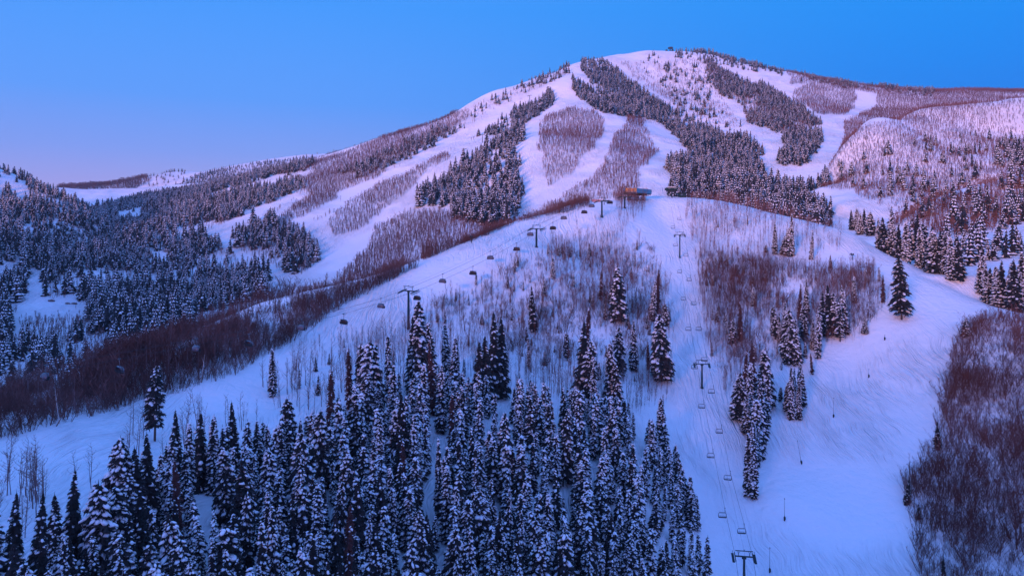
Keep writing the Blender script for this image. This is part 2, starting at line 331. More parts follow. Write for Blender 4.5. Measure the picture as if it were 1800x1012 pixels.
# ---------------------------------------------------------------- tree shapes (unit: metres, base at 0)
_t = (1+5**.5)/2
ICO_V = [Vector(p).normalized() for p in [(-1,_t,0),(1,_t,0),(-1,-_t,0),(1,-_t,0),(0,-1,_t),(0,1,_t),(0,-1,-_t),(0,1,-_t),(_t,0,-1),(_t,0,1),(-_t,0,-1),(-_t,0,1)]]
ICO_F = [(0,11,5),(0,5,1),(0,1,7),(0,7,10),(0,10,11),(1,5,9),(5,11,4),(11,10,2),(10,7,6),(7,1,8),(3,9,4),(3,4,2),(3,2,6),(3,6,8),(3,8,9),(4,9,5),(2,4,11),(6,2,10),(8,6,7),(9,8,1)]
def fir(seed, H, R, snow=0.6, bare=0.04, ragged=0.25, needle=None, power=0.75, gap=0.42, lump=0.34, raw=False):
    """returns meshes trunk, crown, snow"""
    rg = random.Random(seed); tr, cr, sn = TB(), TB(), TB()
    bend = rg.uniform(-.25, .25); bend2 = rg.uniform(-.25, .25)
    ax = lambda h: (bend*(h/H)**2, bend2*(h/H)**2)
    tr.tube([(*ax(h), h) for h in (-1.5, H*.3, H*.65, H*.97)], [H*.013+.05, H*.010+.04, H*.006+.02, .015], 6)
    h = H*bare+.3; a0 = 0
    lean = [rg.uniform(.75, 1.15) for _ in range(7)]
    while h < H*.985:
        t = h/H; prof = (1-t)**power
        if t < .18+bare: prof *= .72+.28*(t-bare)/.18
        r0 = R*prof+.12; nb = max(4, int(5+r0*2.6)); a0 += rg.uniform(.4, 1.1)
        for k in range(nb):
            if rg.random() < ragged*.35: continue
            a = a0+2*math.pi*k/nb+rg.uniform(-.25, .25); r = r0*(1-ragged+ragged*1.6*rg.random())*lean[int((a % 6.283)/6.2832*7) % 7]
            hh = h+rg.uniform(-.15, .15); x0, y0 = ax(hh); dx, dy = math.cos(a), math.sin(a); px, py = -dy, dx
            droop = r*rg.uniform(.22, .5); w = (.16+.24*r)*rg.uniform(.8, 1.2)
            def q(f, s, dz=0.0):
                zz = hh+r*.10*math.sin(f*math.pi)-droop*f*f+dz
                return (x0+dx*r*f+px*s, y0+dy*r*f+py*s, zz)
            sag = .14+.12*r
            c0, c1, c2, tip = q(.05, 0), q(.45, 0), q(.8, 0), q(1.05, 0, -.05)
            for sg in (1, -1):
                e1, e2 = q(.35, sg*w, -sag), q(.75, sg*w*.75, -sag*1.1)
                cr.tri(c0, c1, e1); cr.quad(c1, c2, e2, e1); cr.tri(c2, tip, e2)
                for f in (.3, .55, .8):          # side twigs hanging out of the spray
                    l = w*rg.uniform(1.1, 1.7); cr.tri(q(f-.1, sg*w*.3), q(f+.08, sg*w*.3), q(f+.12, sg*l, -sag*rg.uniform(1.2, 2)))
            if rg.random() < .5: cr.tri(q(.2, w*.3), q(.2, -w*.3), q(.5, 0, -sag*2.4))
            if r > .8 and rg.random() < snow*.8:      # one long drooping pad along the bough
                c = Vector(q(.66, 0, .03)); sl = -2*droop*.66/r*.9; nrm = math.sqrt(1+sl*sl); ex = Vector((dx, dy, sl))/nrm; ey = Vector((px, py, rg.uniform(-.3, .3)))
                L_ = r*rg.uniform(.3, .45); W_ = w*rg.uniform(.5, .9); T_ = .10+.05*r
                sn.grid([tuple(c+ex*(iv.x*L_*rg.uniform(.8, 1.15))+ey*(iv.y*W_*rg.uniform(.7, 1.2))+Vector((0, 0, iv.z*T_*rg.uniform(.8, 1.2)-(iv.y**2)*sag*.5))) for iv in ICO_V], ICO_F)
            nl = (1 if r < 1.2 else 2)
            for j in range(nl):
                if rg.random() > snow*.7: continue
                f = rg.uniform(.45, 1.0) if nl == 1 else (.35+.6*(j+.6*rg.random())/nl)
                c = Vector(q(f, rg.uniform(-.3, .3)*w, .05)); L_ = lump*rg.uniform(.55, 1.5)*(.75+.22*r); W_ = L_*rg.uniform(.35, .7); T_ = L_*rg.uniform(.25, .45)
                sl = -2*droop*f/r*.8; nrm = math.sqrt(1+sl*sl)
                ex = Vector((dx, dy, sl))/nrm; ey = Vector((px, py, rg.uniform(-.35, .35))); ez = Vector((0, 0, 1))
                vs = []
                for iv in ICO_V:
                    jj = rg.uniform(.75, 1.2); p = c+ex*(iv.x*L_*jj)+ey*(iv.y*W_*jj)+ez*(iv.z*T_*jj); vs.append(tuple(p))
                sn.grid(vs, ICO_F)
        h += gap*rg.uniform(.75, 1.25)*(.6+.5*(1-t))
    cr.tube([(*ax(H*.95), H*.95), (*ax(H), H*1.02)], [.09, .01], 4)
    if raw:
        vs, fs, ms, n = [], [], [], 0
        for q_, m_ in ((cr, 0), (sn, 1), (tr, 2)):
            v, f, m = q_.arr(); vs.append(v/H); fs.append(f+n); ms.append(m*0+m_); n += len(v)
        return np.concatenate(vs), np.concatenate(fs), np.concatenate(ms)
    needle = needle or M_NEEDLE
    tm, cm, sm = tr.mesh('trunk', [M_BARK], True), cr.mesh('crown', [needle]), (sn.mesh('snow_load', [M_SNOWY], True) if sn.v else None)
    return tm, cm, sm
def fir_mid(seed, R=.15, tiers=9, nf=5, snow=.55):
    """unit-height conifer for far woods: arrays"""
    rg = random.Random(seed); t_ = TB()
    t_.tube([(0,0,-.15),(0,0,.9)], [.02,.004], 3, 2, False)
    for i in range(tiers):
        h = .08+.88*i/(tiers-.3); r = R*((1-h)**.75)+.012
        a0 = rg.uniform(0, 6)
        for k in range(nf):
            a = a0+2*math.pi*k/nf+rg.uniform(-.3, .3); rr_ = r*rg.uniform(.65, 1.25); dx, dy = math.cos(a), math.sin(a); px, py = -dy, dx
            hh = h+rg.uniform(-.02, .02); w = rr_*.62; d = .045+rr_*.35
            top = (0, 0, hh+.055); tip = (dx*rr_, dy*rr_, hh-d*.6); l = (dx*rr_*.6+px*w, dy*rr_*.6+py*w, hh-d); rt = (dx*rr_*.6-px*w, dy*rr_*.6-py*w, hh-d)
            t_.tri(top, l, tip, 0); t_.tri(top, tip, rt, 0)
            if rg.random() < snow:
                s0 = rg.uniform(.35, .55); s1 = rg.uniform(.85, 1.02); ww = w*rg.uniform(.4, .8); e = .008
                A = (dx*rr_*s0, dy*rr_*s0, hh+.055*(1-s0)-d*.6*s0+e+.004)
                B = (dx*rr_*s1, dy*rr_*s1, hh+.055*(1-s1)-d*.6*s1+e)
                C1 = (dx*rr_*.75+px*ww, dy*rr_*.75+py*ww, hh-d*.62+e); C2 = (dx*rr_*.75-px*ww, dy*rr_*.75-py*ww, hh-d*.62+e)
                t_.tri(A, C1, B, 1); t_.tri(A, B, C2, 1)
    return t_.arr()
def sliver(t_, p, q, w, m, rg):
    p, q = Vector(p), Vector(q); d = (q-p).normalized(); s = d.cross(Vector((rg.uniform(-1, 1), rg.uniform(-1, 1), rg.uniform(-1, 1)))).normalized()*w
    s2 = d.cross(s)*.8
    t_.tri(tuple(p+s), tuple(p-s), tuple(q), m); t_.tri(tuple(p+s2), tuple(p-s2), tuple(q), m)
def bare_far(seed, stems=1, tw=16, th=1.0, splay=.06):
    """unit-height leafless tree for far woods"""
    rg = random.Random(seed); t_ = TB()
    for s_ in range(stems):
        bx, by = (rg.uniform(-.12, .12), rg.uniform(-.12, .12)) if stems > 1 else (0, 0); lx, ly = bx*2+rg.uniform(-splay, splay), by*2+rg.uniform(-splay, splay)
        H = rg.uniform(.75, 1)
        sliver(t_, (bx, by, -.1), (lx, ly, H), .016*th, 0, rg)
        for k in range(tw):
            f = rg.uniform(.22, .95); a = rg.uniform(0, 6.28); l = rg.uniform(.12, .30)*(1.25-f*.6)
            p = (bx+(lx-bx)*f, by+(ly-by)*f, H*f)
            sliver(t_, p, (p[0]+math.cos(a)*l*.6, p[1]+math.sin(a)*l*.6, p[2]+l*.85), .0095*th, 0, rg)
    return t_.arr()
def bare_near(seed, H, stems=1, spread=.12, crown0=.35, nbr=16, fine=5, rad=.011):
    rg = random.Random(seed); tr, br = TB(), TB()
    for s_ in range(stems):
        bx, by = (rg.uniform(-.5, .5), rg.uniform(-.5, .5)) if stems > 1 else (0, 0)
        HH = H*(1 if s_ == 0 else rg.uniform(.65, .95)); pts = [(bx, by, -.6)]; x, y = bx, by
        ddx, ddy = (bx*.5+rg.uniform(-.3, .3)*spread*4, by*.5+rg.uniform(-.3, .3)*spread*4)
        n = 6
        for i in range(1, n+1):
            x += ddx*HH/n*.16+rg.uniform(-.02, .02)*HH; y += ddy*HH/n*.16+rg.uniform(-.02, .02)*HH; pts.append((x, y, HH*i/n))
        r0 = rad*HH
        tr.tube(pts, [r0*(1-.88*i/n) for i in range(n+1)], 5)
        for k in range(nbr):
            f = crown0+(1-crown0)*(k+rg.random())/nbr; fi = f*n; i = min(int(fi), n-1); g = fi-i
            p = Vector(pts[i]).lerp(Vector(pts[i+1]), g); a = rg.uniform(0, 6.28); l = HH*rg.uniform(.10, .24)*(1.25-f*.75)
            up = rg.uniform(.5, 1.0); mid = p+Vector((math.cos(a)*l*.5, math.sin(a)*l*.5, l*.45*up)); end = mid+Vector((math.cos(a+rg.uniform(-.4,.4))*l*.35, math.sin(a)*l*.35, l*.7*up))
            br.tube([tuple(p), tuple(mid), tuple(end)], [r0*.30, r0*.2, r0*.06], 3, cap=False)
            for j in range(fine):
                b0 = p.lerp(mid, rg.random()) if rg.random() < .4 else mid.lerp(end, rg.random()); aa = rg.uniform(0, 6.28); ll = l*rg.uniform(.25, .55)
                sliver(br, b0, b0+Vector((math.cos(aa)*ll*.6, math.sin(aa)*ll*.6, ll*.8)), r0*.10+.005, 0, rg)
    return tr.mesh('trunk', [M_ASPEN], True), br.mesh('branches', [M_TWIG])
def bake(name, protos, P_, H_, W_, which, mats):
    """one mesh out of many turned and scaled copies"""
    Vs, Fs, Ms = [], [], []; off = 0
    rot = RNG.uniform(0, 2*math.pi, len(P_)); lean = RNG.normal(0, .025, (len(P_), 2))
    for k, (v, f, m) in enumerate(protos):
        idx = np.where(which == k)[0]
        if not len(idx): continue
        c, s = np.cos(rot[idx])[:, None], np.sin(rot[idx])[:, None]
        x = (v[None, :, 0]*c-v[None, :, 1]*s)*W_[idx][:, None]+v[None, :, 2]*lean[idx, 0][:, None]*H_[idx][:, None]
        y = (v[None, :, 0]*s+v[None, :, 1]*c)*W_[idx][:, None]+v[None, :, 2]*lean[idx, 1][:, None]*H_[idx][:, None]
        z = v[None, :, 2]*H_[idx][:, None]*np.ones_like(x)
        q = np.stack([x+P_[idx, 0][:, None], y+P_[idx, 1][:, None], z+P_[idx, 2][:, None]], -1).reshape(-1, 3)
        ff = (f[None]+(np.arange(len(idx))*len(v))[:, None, None]+off).reshape(-1, 3)
        Vs.append(q); Fs.append(ff); Ms.append(np.tile(m, len(idx))); off += len(q)
    me = mesh_np(name, np.concatenate(Vs), np.concatenate(Fs), mats, np.concatenate(Ms), False)
    return link(bpy.data.objects.new(name, me))

# ---------------------------------------------------------------- where things grow
# (layer, kind, density, polygon of bearings and dips); layers: 0 knob, 1 mountain, 2 left hill, 3 right ridge, 4 lower right ridge, 5 far ridge
ZONES = [
 (1,'fir',1.0,[(1020,108),(1060,106),(1085,118),(1100,140),(1150,175),(1200,200),(1240,225),(1290,245),(1310,240),(1345,262),(1335,285),(1350,320),(1400,335),(1455,315),(1462,395),(1440,410),(1300,400),(1230,370),(1180,355),(1175,290),(1205,270),(1190,240),(1150,215),(1100,205),(1060,200),(1010,165),(1000,150),(1005,138),(1030,150),(1055,168),(1040,140),(1020,125)]),
 (1,'bare',.7,[(1180,275),(1300,290),(1450,350),(1460,395),(1300,400),(1180,360)]),
 (1,'fir',1.0,[(860,228),(885,222),(905,235),(918,290),(920,330),(910,370),(895,395),(860,400),(810,385),(790,360),(735,365),(735,320),(765,325),(790,300),(830,270),(845,240)]),
 (1,'fir',.8,[(900,190),(940,165),(975,155),(972,185),(930,215),(912,250),(898,215)]),
 (1,'fir',1.0,[(1235,98),(1270,120),(1300,145),(1350,150),(1400,185),(1440,215),(1447,250),(1410,300),(1380,295),(1365,280),(1385,240),(1340,225),(1310,215),(1305,180),(1265,170),(1245,140)]),
 (1,'bare',.8,[(1235,98),(1270,120),(1300,145),(1350,150),(1400,185),(1440,215),(1400,240),(1310,215),(1305,180),(1265,170),(1245,140)]),
 (1,'fir',.9,[(1130,105),(1150,95),(1158,105),(1150,132),(1135,130)]),
 (1,'fir',.8,[(1160,130),(1168,108),(1180,112),(1174,145),(1160,148)]),
 (1,'fir',.14,[(1160,150),(1180,110),(1240,120),(1260,150),(1240,190),(1185,190)]),
 (1,'fir',.14,[(1200,195),(1260,190),(1310,225),(1300,235),(1240,220)]),
 (1,'bare',.25,[(1090,110),(1230,105),(1260,160),(1300,225),(1240,215),(1150,165),(1100,125)]),
 (1,'fir',.2,[(815,195),(900,160),(1000,112),(1008,125),(960,152),(900,182),(830,208)]),
 (1,'fir',.16,[(800,225),(900,190),(905,215),(840,240),(790,265)]),
 (1,'bare',.12,[(800,200),(900,160),(1000,118),(980,155),(900,205),(800,265)]),
 (1,'fir',.4,[(590,305),(700,268),(780,225),(802,235),(740,270),(640,310)]),
 (1,'fir',.12,[(640,275),(790,215),(800,230),(700,275),(640,295)]),
 (1,'fir',1.0,[(95,385),(180,365),(330,340),(420,335),(500,320),(540,330),(470,357),(420,380),(360,400),(350,412),(390,440),(460,475),(470,520),(430,535),(340,545),(230,530),(210,535),(80,525),(55,440)]),
 (1,'fir',.9,[(300,325),(440,300),(560,285),(545,300),(470,318),(400,335),(300,350),(180,370),(200,355)]),
 (1,'bare',.55,[(95,400),(330,350),(500,325),(420,380),(350,412),(390,440),(460,475),(470,530),(230,530),(80,520)]),
 (1,'bare',1.0,[(415,400),(500,352),(560,330),(640,300),(680,300),(640,345),(580,368),(525,385),(480,395)]),
 (1,'fir',.6,[(415,400),(450,385),(520,400),(560,430),(565,455),(530,480),(470,470),(410,440)]),
 (1,'bare',1.0,[(415,400),(450,385),(520,395),(560,425),(565,455),(530,480),(470,470),(410,440)]),
 (1,'fir',.75,[(150,530),(340,540),(330,580),(290,610),(230,635),(200,650),(150,560)]),
 (1,'bare',.5,[(30,545),(200,545),(470,520),(480,540),(330,600),(200,650),(30,700)]),
 (1,'fir',.9,[(-40,400),(40,425),(50,500),(25,540),(0,600),(-40,600)]),
 (1,'fir',.45,[(-40,600),(60,610),(150,590),(160,650),(60,710),(-40,740)]),
 (1,'fir',.5,[(1185,92),(1240,94),(1300,105),(1400,127),(1500,143),(1640,157),(1645,172),(1500,156),(1400,142),(1300,122),(1185,101)]),
 (1,'bare',1.0,[(830,192),(780,202),(700,230),(640,256),(560,280),(480,300),(540,330),(470,357),(540,360),(620,318),(700,283),(790,232),(815,212)]),
 (1,'bare',.9,[(960,205),(1000,192),(1040,195),(1062,215),(1060,240),(1020,275),(1000,305),(970,330),(955,300),(948,240)]),
 (1,'bare',1.0,[(1105,205),(1130,210),(1140,235),(1155,270),(1130,300),(1125,335),(1020,365),(900,400),(940,375),(1040,320),(1060,280),(1080,245)]),
 (1,'bare',.9,[(580,390),(600,370),(680,320),(750,285),(790,262),(785,285),(740,312),(690,360),(620,412),(590,415)]),
 (1,'bare',.8,[(640,445),(660,400),(720,372),(800,370),(900,392),(900,420),(780,445),(700,480),(600,500),(560,520),(620,470)]),
 (1,'bare',.8,[(640,300),(660,312),(600,345),(520,385),(460,390),(540,345)]),
 (1,'bare',.5,[(640,320),(760,262),(800,245),(800,262),(700,310),(600,370),(560,392),(540,385)]),
 (1,'bare',1.0,[(1395,160),(1440,140),(1505,155),(1500,190),(1480,207),(1440,200),(1395,180)]),
 (1,'bare',1.0,[(1540,150),(1650,155),(1990,162),(1990,200),(1640,195),(1560,235),(1500,255),(1480,270),(1485,215),(1540,188)]),
 (1,'bare',.9,[(1380,122),(1440,128),(1640,155),(1640,185),(1560,180),(1540,168),(1450,145),(1390,150)]),
 (1,'fir',.25,[(1640,420),(1990,430),(1990,560),(1700,500)]),
 (3,'bare',.7,[(1640,186),(1990,168),(1990,300),(1700,322),(1500,332),(1530,262)]),
 (3,'bare',1.0,[(1430,330),(1440,300),(1480,240),(1560,212),(1640,180),(1720,178),(1700,205),(1640,222),(1560,285),(1500,330)]),
 (3,'bare',1.0,[(1500,335),(1560,318),(1700,300),(1990,280),(1990,320),(1700,350),(1600,400),(1540,365)]),
 (3,'fir',.07,[(1480,280),(1600,250),(1990,200),(1990,320),(1600,380),(1530,350),(1460,310)]),
 (3,'fir',.22,[(1690,262),(1990,225),(1990,320),(1760,300),(1700,300)]),
 (4,'bare',.7,[(1990,310),(1810,308),(1650,352),(1600,378),(1540,400),(1560,450),(1990,560)]),
 (4,'fir',.13,[(1990,310),(1810,308),(1650,352),(1540,400),(1600,470),(1990,560)]),
 (4,'fir',.9,[(1775,375),(1830,350),(1990,340),(1990,470),(1775,455)]),
 (2,'fir',1.0,[(-400,230),(-100,290),(0,345),(60,362),(120,380),(170,384),(240,420),(150,450),(50,600),(-400,700)]),
 (2,'fir',.6,[(-400,200),(-100,262),(0,298),(60,320),(120,345),(175,385),(120,380),(60,362),(0,345)]),
 (5,'fir',.8,[(330,312),(440,288),(500,280),(505,300),(400,328),(330,335)]),
 (5,'fir',.5,[(500,280),(610,272),(600,282),(520,290)]),
 (5,'bare',.8,[(90,345),(110,325),(180,312),(240,303),(262,318),(230,345),(200,372),(130,390),(80,380)]),
 (5,'fir',.12,[(110,325),(240,306),(330,290),(330,330),(240,340),(120,350)]),
 (5,'bare',.8,[(245,345),(330,330),(330,352),(220,370)]),
 (0,'bare',.85,[(1228,440),(1300,440),(1400,472),(1540,480),(1558,540),(1510,600),(1440,615),(1360,640),(1300,690),(1275,700),(1245,610),(1225,480)]),
 (0,'bare',.33,[(1205,352),(1300,358),(1400,388),(1480,410),(1490,440),(1400,448),(1300,440),(1215,440)]),
 (0,'bare',.50,[(880,470),(1000,430),(1100,420),(1155,432),(1185,600),(1190,720),(1150,720),(1100,735),(900,690),(760,640),(640,640),(740,560)]),
 (0,'bare',.42,[(455,660),(520,620),(620,600),(740,560),(760,650),(700,700),(560,740),(480,720)]),
 (0,'bare',.10,[(270,800),(340,730),(460,690),(480,740),(380,790),(300,850)]),
 (0,'bare',.5,[(-60,860),(20,840),(70,850),(60,900),(30,1050),(-60,1100)]),
 (0,'bare',.16,[(0,850),(60,830),(130,850),(220,760),(260,760),(230,830),(120,880),(60,960),(0,1020)]),
 (0,'bare',.6,[(1085,350),(1140,350),(1140,395),(1085,395)]),
 (0,'bare',.10,[(960,400),(1120,400),(1150,430),(1000,430)]),
 (0,'brush',.9,[(1680,600),(1700,575),(1745,552),(1800,560),(2100,600),(2100,1300),(1640,1300),(1615,1012),(1590,850),(1650,760),(1660,700)]),
 (0,'bare',.7,[(1680,600),(1700,575),(1745,552),(1800,560),(2100,600),(2100,1300),(1640,1300),(1615,1012),(1590,850),(1650,760),(1660,700)]),
 (0,'brush',1.0,[(-150,815),(0,775),(110,742),(200,722),(330,688),(420,655),(500,608),(560,568),(640,516),(690,490),(740,462),(700,474),(640,490),(600,503),(560,515),(500,538),(450,552),(300,592),(180,645),(60,695),(-150,750)]),
 (0,'brush',.9,[(740,456),(820,428),(900,395),(1000,372),(1040,362),(1040,350),(900,365),(800,418),(740,446)]),
 (0,'brush',.2,[(460,535),(640,488),(740,450),(740,440),(600,470),(450,520)]),
 (0,'bare',.35,[(-150,800),(0,765),(200,715),(330,680),(420,650),(500,605),(560,568),(450,530),(300,590),(180,640),(60,690),(-150,745)]),
 (0,'brush',.35,[(760,540),(880,480),(1000,440),(1150,425),(1170,600),(1150,640),(900,620)]),
 (0,'fir',.05,[(880,470),(1000,430),(1155,432),(1185,600),(1190,720),(900,700),(640,640),(740,560)]),
 (0,'fir',.045,[(1228,440),(1540,480),(1558,540),(1440,615),(1300,700),(1245,610)]),
 (0,'fir',.04,[(455,660),(620,600),(700,700),(480,720)]),
 (0,'brush',.35,[(1228,440),(1400,472),(1540,480),(1540,560),(1360,640),(1290,640)]),
 (0,'brush',.25,[(1000,440),(1150,425),(1160,480),(1000,500)]),
]
GAPS = [(1,[(905,172),(960,150),(1000,130),(1010,150),(975,160),(900,200),(800,262),(690,315),(600,352),(590,340),(690,298),(790,240)]), (1,[(850,240),(905,235),(850,262),(800,290),(740,325),(745,305)]),
 (0,[(-60,790),(0,778),(110,748),(200,727),(330,692),(420,660),(500,614),(560,574),(640,520),(740,467),(900,402),(1000,380),(1060,390),(960,425),(880,455),(800,500),(745,545),(700,580),(620,600),(560,632),(470,662),(400,695),(300,730),(200,765),(100,805),(-60,860)]),
 (2,[(-60,480),(0,468),(45,452),(42,480),(0,505),(-60,520)]), (2,[(-60,300),(0,312),(60,336),(120,366),(60,352),(0,336),(-60,326)]), (1,[(200,375),(250,365),(260,378),(215,392)]), (1,[(150,470),(190,478),(185,492),(150,486)]), (1,[(255,440),(290,445),(300,470),(270,465)]),
 (1,[(905,188),(880,215),(800,258),(750,285),(690,312),(640,340),(590,372),(548,392),(560,410),(590,425),(640,430),(620,470),(560,500),(475,525),(465,480),(530,482),(570,452),(560,420),(525,390),(560,365),(610,340),(660,310),(710,287),(790,242),(870,195)]),
 (1,[(850,245),(800,280),(760,320),(735,345),(700,365),(660,395),(635,440),(600,430),(625,412),(690,362),(742,312),(790,285),(820,262)]),
 (0,[(60,700),(120,668),(160,660),(150,680),(100,702),(60,715)]), (0,[(285,620),(340,602),(360,610),(330,630),(290,638)]), (0,[(600,488),(740,440),(745,450),(640,500),(600,505)]),
 (1,[(95,400),(140,395),(145,420),(100,430)]), (1,[(35,430),(62,425),(75,470),(75,520),(160,532),(150,560),(30,560),(50,500),(35,470)]), (1,[(350,405),(400,400),(430,380),(500,345),(540,335),(545,345),(480,385),(420,405),(400,440)]), (1,[(355,345),(420,325),(500,305),(555,298),(540,312),(470,322),(390,345)])]
def scatter(layer, kind, spacing, box, drange):
    x0, x1 = box; y0, y1 = drange
    xs = np.arange(x0, x1, spacing); ys = np.arange(y0, y1, spacing)
    x, y = [q.ravel() for q in np.meshgrid(xs, ys)]
    k = np.abs(x) < y*.80+20; x, y = x[k], y[k]
    x = x+RNG.uniform(-.5, .5, len(x))*spacing; y = y+RNG.uniform(-.5, .5, len(y))*spacing
    hs = layers(x, y); k = np.argmax(np.array(hs), 0) == layer; x, y = x[k], y[k]
    z = ground(x, y); u, v = proj(x, y, z); pr = np.zeros(len(x))
    jf = .5 if layer == 0 else 1.0
    ju = u+jf*fbm(x, y, 30, 5, 4)*11*np.clip(900/y, .6, 2); jv = v+jf*fbm(x, y, 30, 6, 4)*6*np.clip(900/y, .6, 2)
    for (l, kd, d, poly) in ZONES:
        if l == layer and kd == kind: pr = np.maximum(pr, d*inpoly(ju, jv, poly))
    for (l, poly) in GAPS:
        if l == layer: pr[inpoly(ju, jv, poly)] *= .03
    clump = np.clip(1+fbm(x, y, 26 if y.mean() < 450 else 60, 8, 3)*((1.9 if layer == 1 else 1.2) if kind == 'fir' else 1.9 if (layer == 0 and kind == 'bare') else 1.1), (.5 if layer in (1, 5) and kind == 'bare' else .45 if kind == 'brush' else .15), 1.3)
    k = RNG.random(len(x)) < pr*clump
    return x[k], y[k], z[k]
# ---------------------------------------------------------------- trees
_FS = [(17,2.7,.72,.65,.25,.04),(18,1.9,.8,.5,.25,.04),(15,3.0,.6,.6,.4,.05),(19,1.7,.72,.75,.25,.03),(17,3.4,.62,.55,.38,.08),(18,1.5,.8,.45,.3,.04),
       (14,2.8,.9,.5,.3,.03),(20,2.4,.66,.8,.4,.05),(16,2.2,.5,.35,.45,.12),(18,2.9,.75,.9,.3,.04),(15,1.6,.9,.6,.2,.02),(17,2.5,.45,.4,.5,.15)]
FIR = [fir(11+i, H_, R_, sn_, power=p_, ragged=g_, bare=b_, lump=.42) for i, (H_, R_, sn_, p_, g_, b_) in enumerate(_FS)]
FIR_H = [q[0] for q in _FS]
FIR_DARK = [fir(21, 18, 2.2, .18, ragged=.35), fir(22, 16, 2.6, .22, ragged=.4)]; FIR_DARK_H = [18, 16]
FIR_DRY = [fir(31, 16, 1.5, .10, needle=M_NEEDLE_DRY, ragged=.45, power=.6), fir(32, 17, 1.2, .18, needle=M_NEEDLE_DRY, ragged=.5, power=.5)]; FIR_DRY_H = [16, 17]
PINE = fir(41, 24, 3.7, .4, bare=.13, ragged=.75, power=.34, gap=.8, lump=.3); PINE2 = fir(42, 20, 2.9, .55, bare=.22, ragged=.45, power=.35, gap=.55)
def add_fir(kind, x, y, z, h, label, group, name='fir_tree', rz=None, lean=0.0, wide=1.0):
    rz = random.uniform(0, 6.28) if rz is None else rz
    if kind == 'dark': i = random.randrange(2); ms, h0 = FIR_DARK[i], FIR_DARK_H[i]
    elif kind == 'dry': i = random.randrange(2); ms, h0 = FIR_DRY[i], FIR_DRY_H[i]
    elif kind == 'pine': ms, h0 = PINE, 24
    elif kind == 'pine2': ms, h0 = PINE2, 20
    else: i = random.randrange(12); ms, h0 = FIR[i], FIR_H[i]
    o = empty(name, (x, y, z-.25), rz); s = h/h0; o.scale = (s*wide, s*wide, s); o.rotation_euler = (random.gauss(0, .032), lean+random.gauss(0, .032), rz)
    tag(o, label, 'conifer' , group)
    link(bpy.data.objects.new('trunk', ms[0]), o); c = link(bpy.data.objects.new('crown', ms[1]), o)
    if ms[2] is not None: link(bpy.data.objects.new('snow_load', ms[2]), c)
    return o
# clumps read off the photograph: (column, top row, base row, kind)
CL = {}
CL['in the big clump right of the right chairlift'] = [(1363,537,597,''),(1380,530,600,''),(1390,545,635,''),(1417,490,557,''),(1412,537,600,''),(1437,540,630,''),(1447,513,592,'dark'),(1462,500,588,'dark'),(1477,530,600,''),(1486,503,588,''),(1502,487,532,''),(1405,500,560,'dry'),(1325,503,537,''),(1520,553,587,''),(1290,557,605,''),(1301,527,600,'dry'),(1400,560,640,''),(1385,575,640,''),(1428,555,615,''),(1470,515,590,''),(1372,545,605,'')]
CL['in the small clump under the knob crest'] = [(1362,390,447,''),(1378,415,448,''),(1392,375,450,''),(1426,405,456,''),(1346,430,444,''),(1385,400,449,''),(1262,392,400,''),(1314,378,395,'')]
CL['in the narrow column beside the wide piste'] = [(1297,655,740,''),(1315,640,745,''),(1308,617,700,'dry'),(1322,597,700,'dry'),(1342,612,715,''),(1335,665,775,''),(1347,650,762,''),(1330,700,800,''),(1325,740,835,''),(1318,760,872,''),(1332,735,820,''),(1326,770,877,''),(1310,690,760,''),(1338,700,790,'')]
CL['in the pair of clumps above the snow lances'] = [(1392,640,737,''),(1408,637,712,''),(1388,672,725,''),(1404,662,737,''),(1397,690,737,''),(1372,680,706,''),(1396,645,720,'')]
CL['standing alone among the knob aspens'] = [(937,503,583,'dark'),(973,450,490,''),(1085,467,563,''),(1055,473,527,'dry'),(1155,473,550,'dry'),(1147,493,563,''),(1170,533,577,''),(1163,553,670,''),(1113,563,652,''),(930,593,647,''),(958,613,641,''),(997,583,634,''),(847,547,570,''),(1028,540,640,'dry'),(1140,600,650,'dry'),(1120,420,440,''),(1252,600,626,''),(1428,620,658,'dry'),(1697,557,592,''),(1552,483,532,'dry')]
CL['on the upper edge of the forest'] = [(1025,565,705,'dark'),(1042,625,735,''),(1035,600,720,''),(1085,575,660,''),(1075,600,720,''),(1082,640,730,''),(785,570,690,''),(803,593,710,''),(867,550,700,'dark'),(883,557,700,'dark'),(853,590,720,'dark'),(743,530,680,''),(723,557,690,'dark'),(755,565,700,''),(733,560,700,''),(683,590,705,''),(652,600,735,''),(664,600,725,''),(637,603,720,''),(614,610,720,'dry'),(762,600,730,'dry'),(775,640,760,''),(742,640,765,''),(690,640,760,''),(645,650,760,''),(793,690,800,'dry'),(845,600,720,'dark'),(480,612,697,''),(1165,700,800,''),(1075,720,830,''),(1050,700,800,''),(710,690,850,'dark'),(722,730,880,''),(580,650,790,'dry'),(508,700,825,''),(412,705,850,'dark'),(375,730,870,''),(350,725,860,'dark'),(312,722,850,'dark'),(595,700,810,''),(545,730,850,''),(528,735,850,'')]
CL['at the thicket edge right of the piste'] = [(1648,740,788,'dark'),(1593,840,886,'dark'),(1615,885,912,'dark'),(1660,975,1025,'dark')]
CL['in the bottom left corner forest edge'] = [(205,770,960,''),(125,830,1030,'dark'),(60,870,1060,'dark'),(38,975,1010,''),(175,850,1050,''),(245,785,960,'dark'),(265,760,940,'dark')]
ORD = ['first','second','third','fourth','fifth','sixth','seventh','eighth','ninth','tenth','eleventh','twelfth']+['%dth' % i for i in range(13, 60)]
cand = []      # x, y, z, h, px height, kind, label, group
taken = []
n_explicit = 0
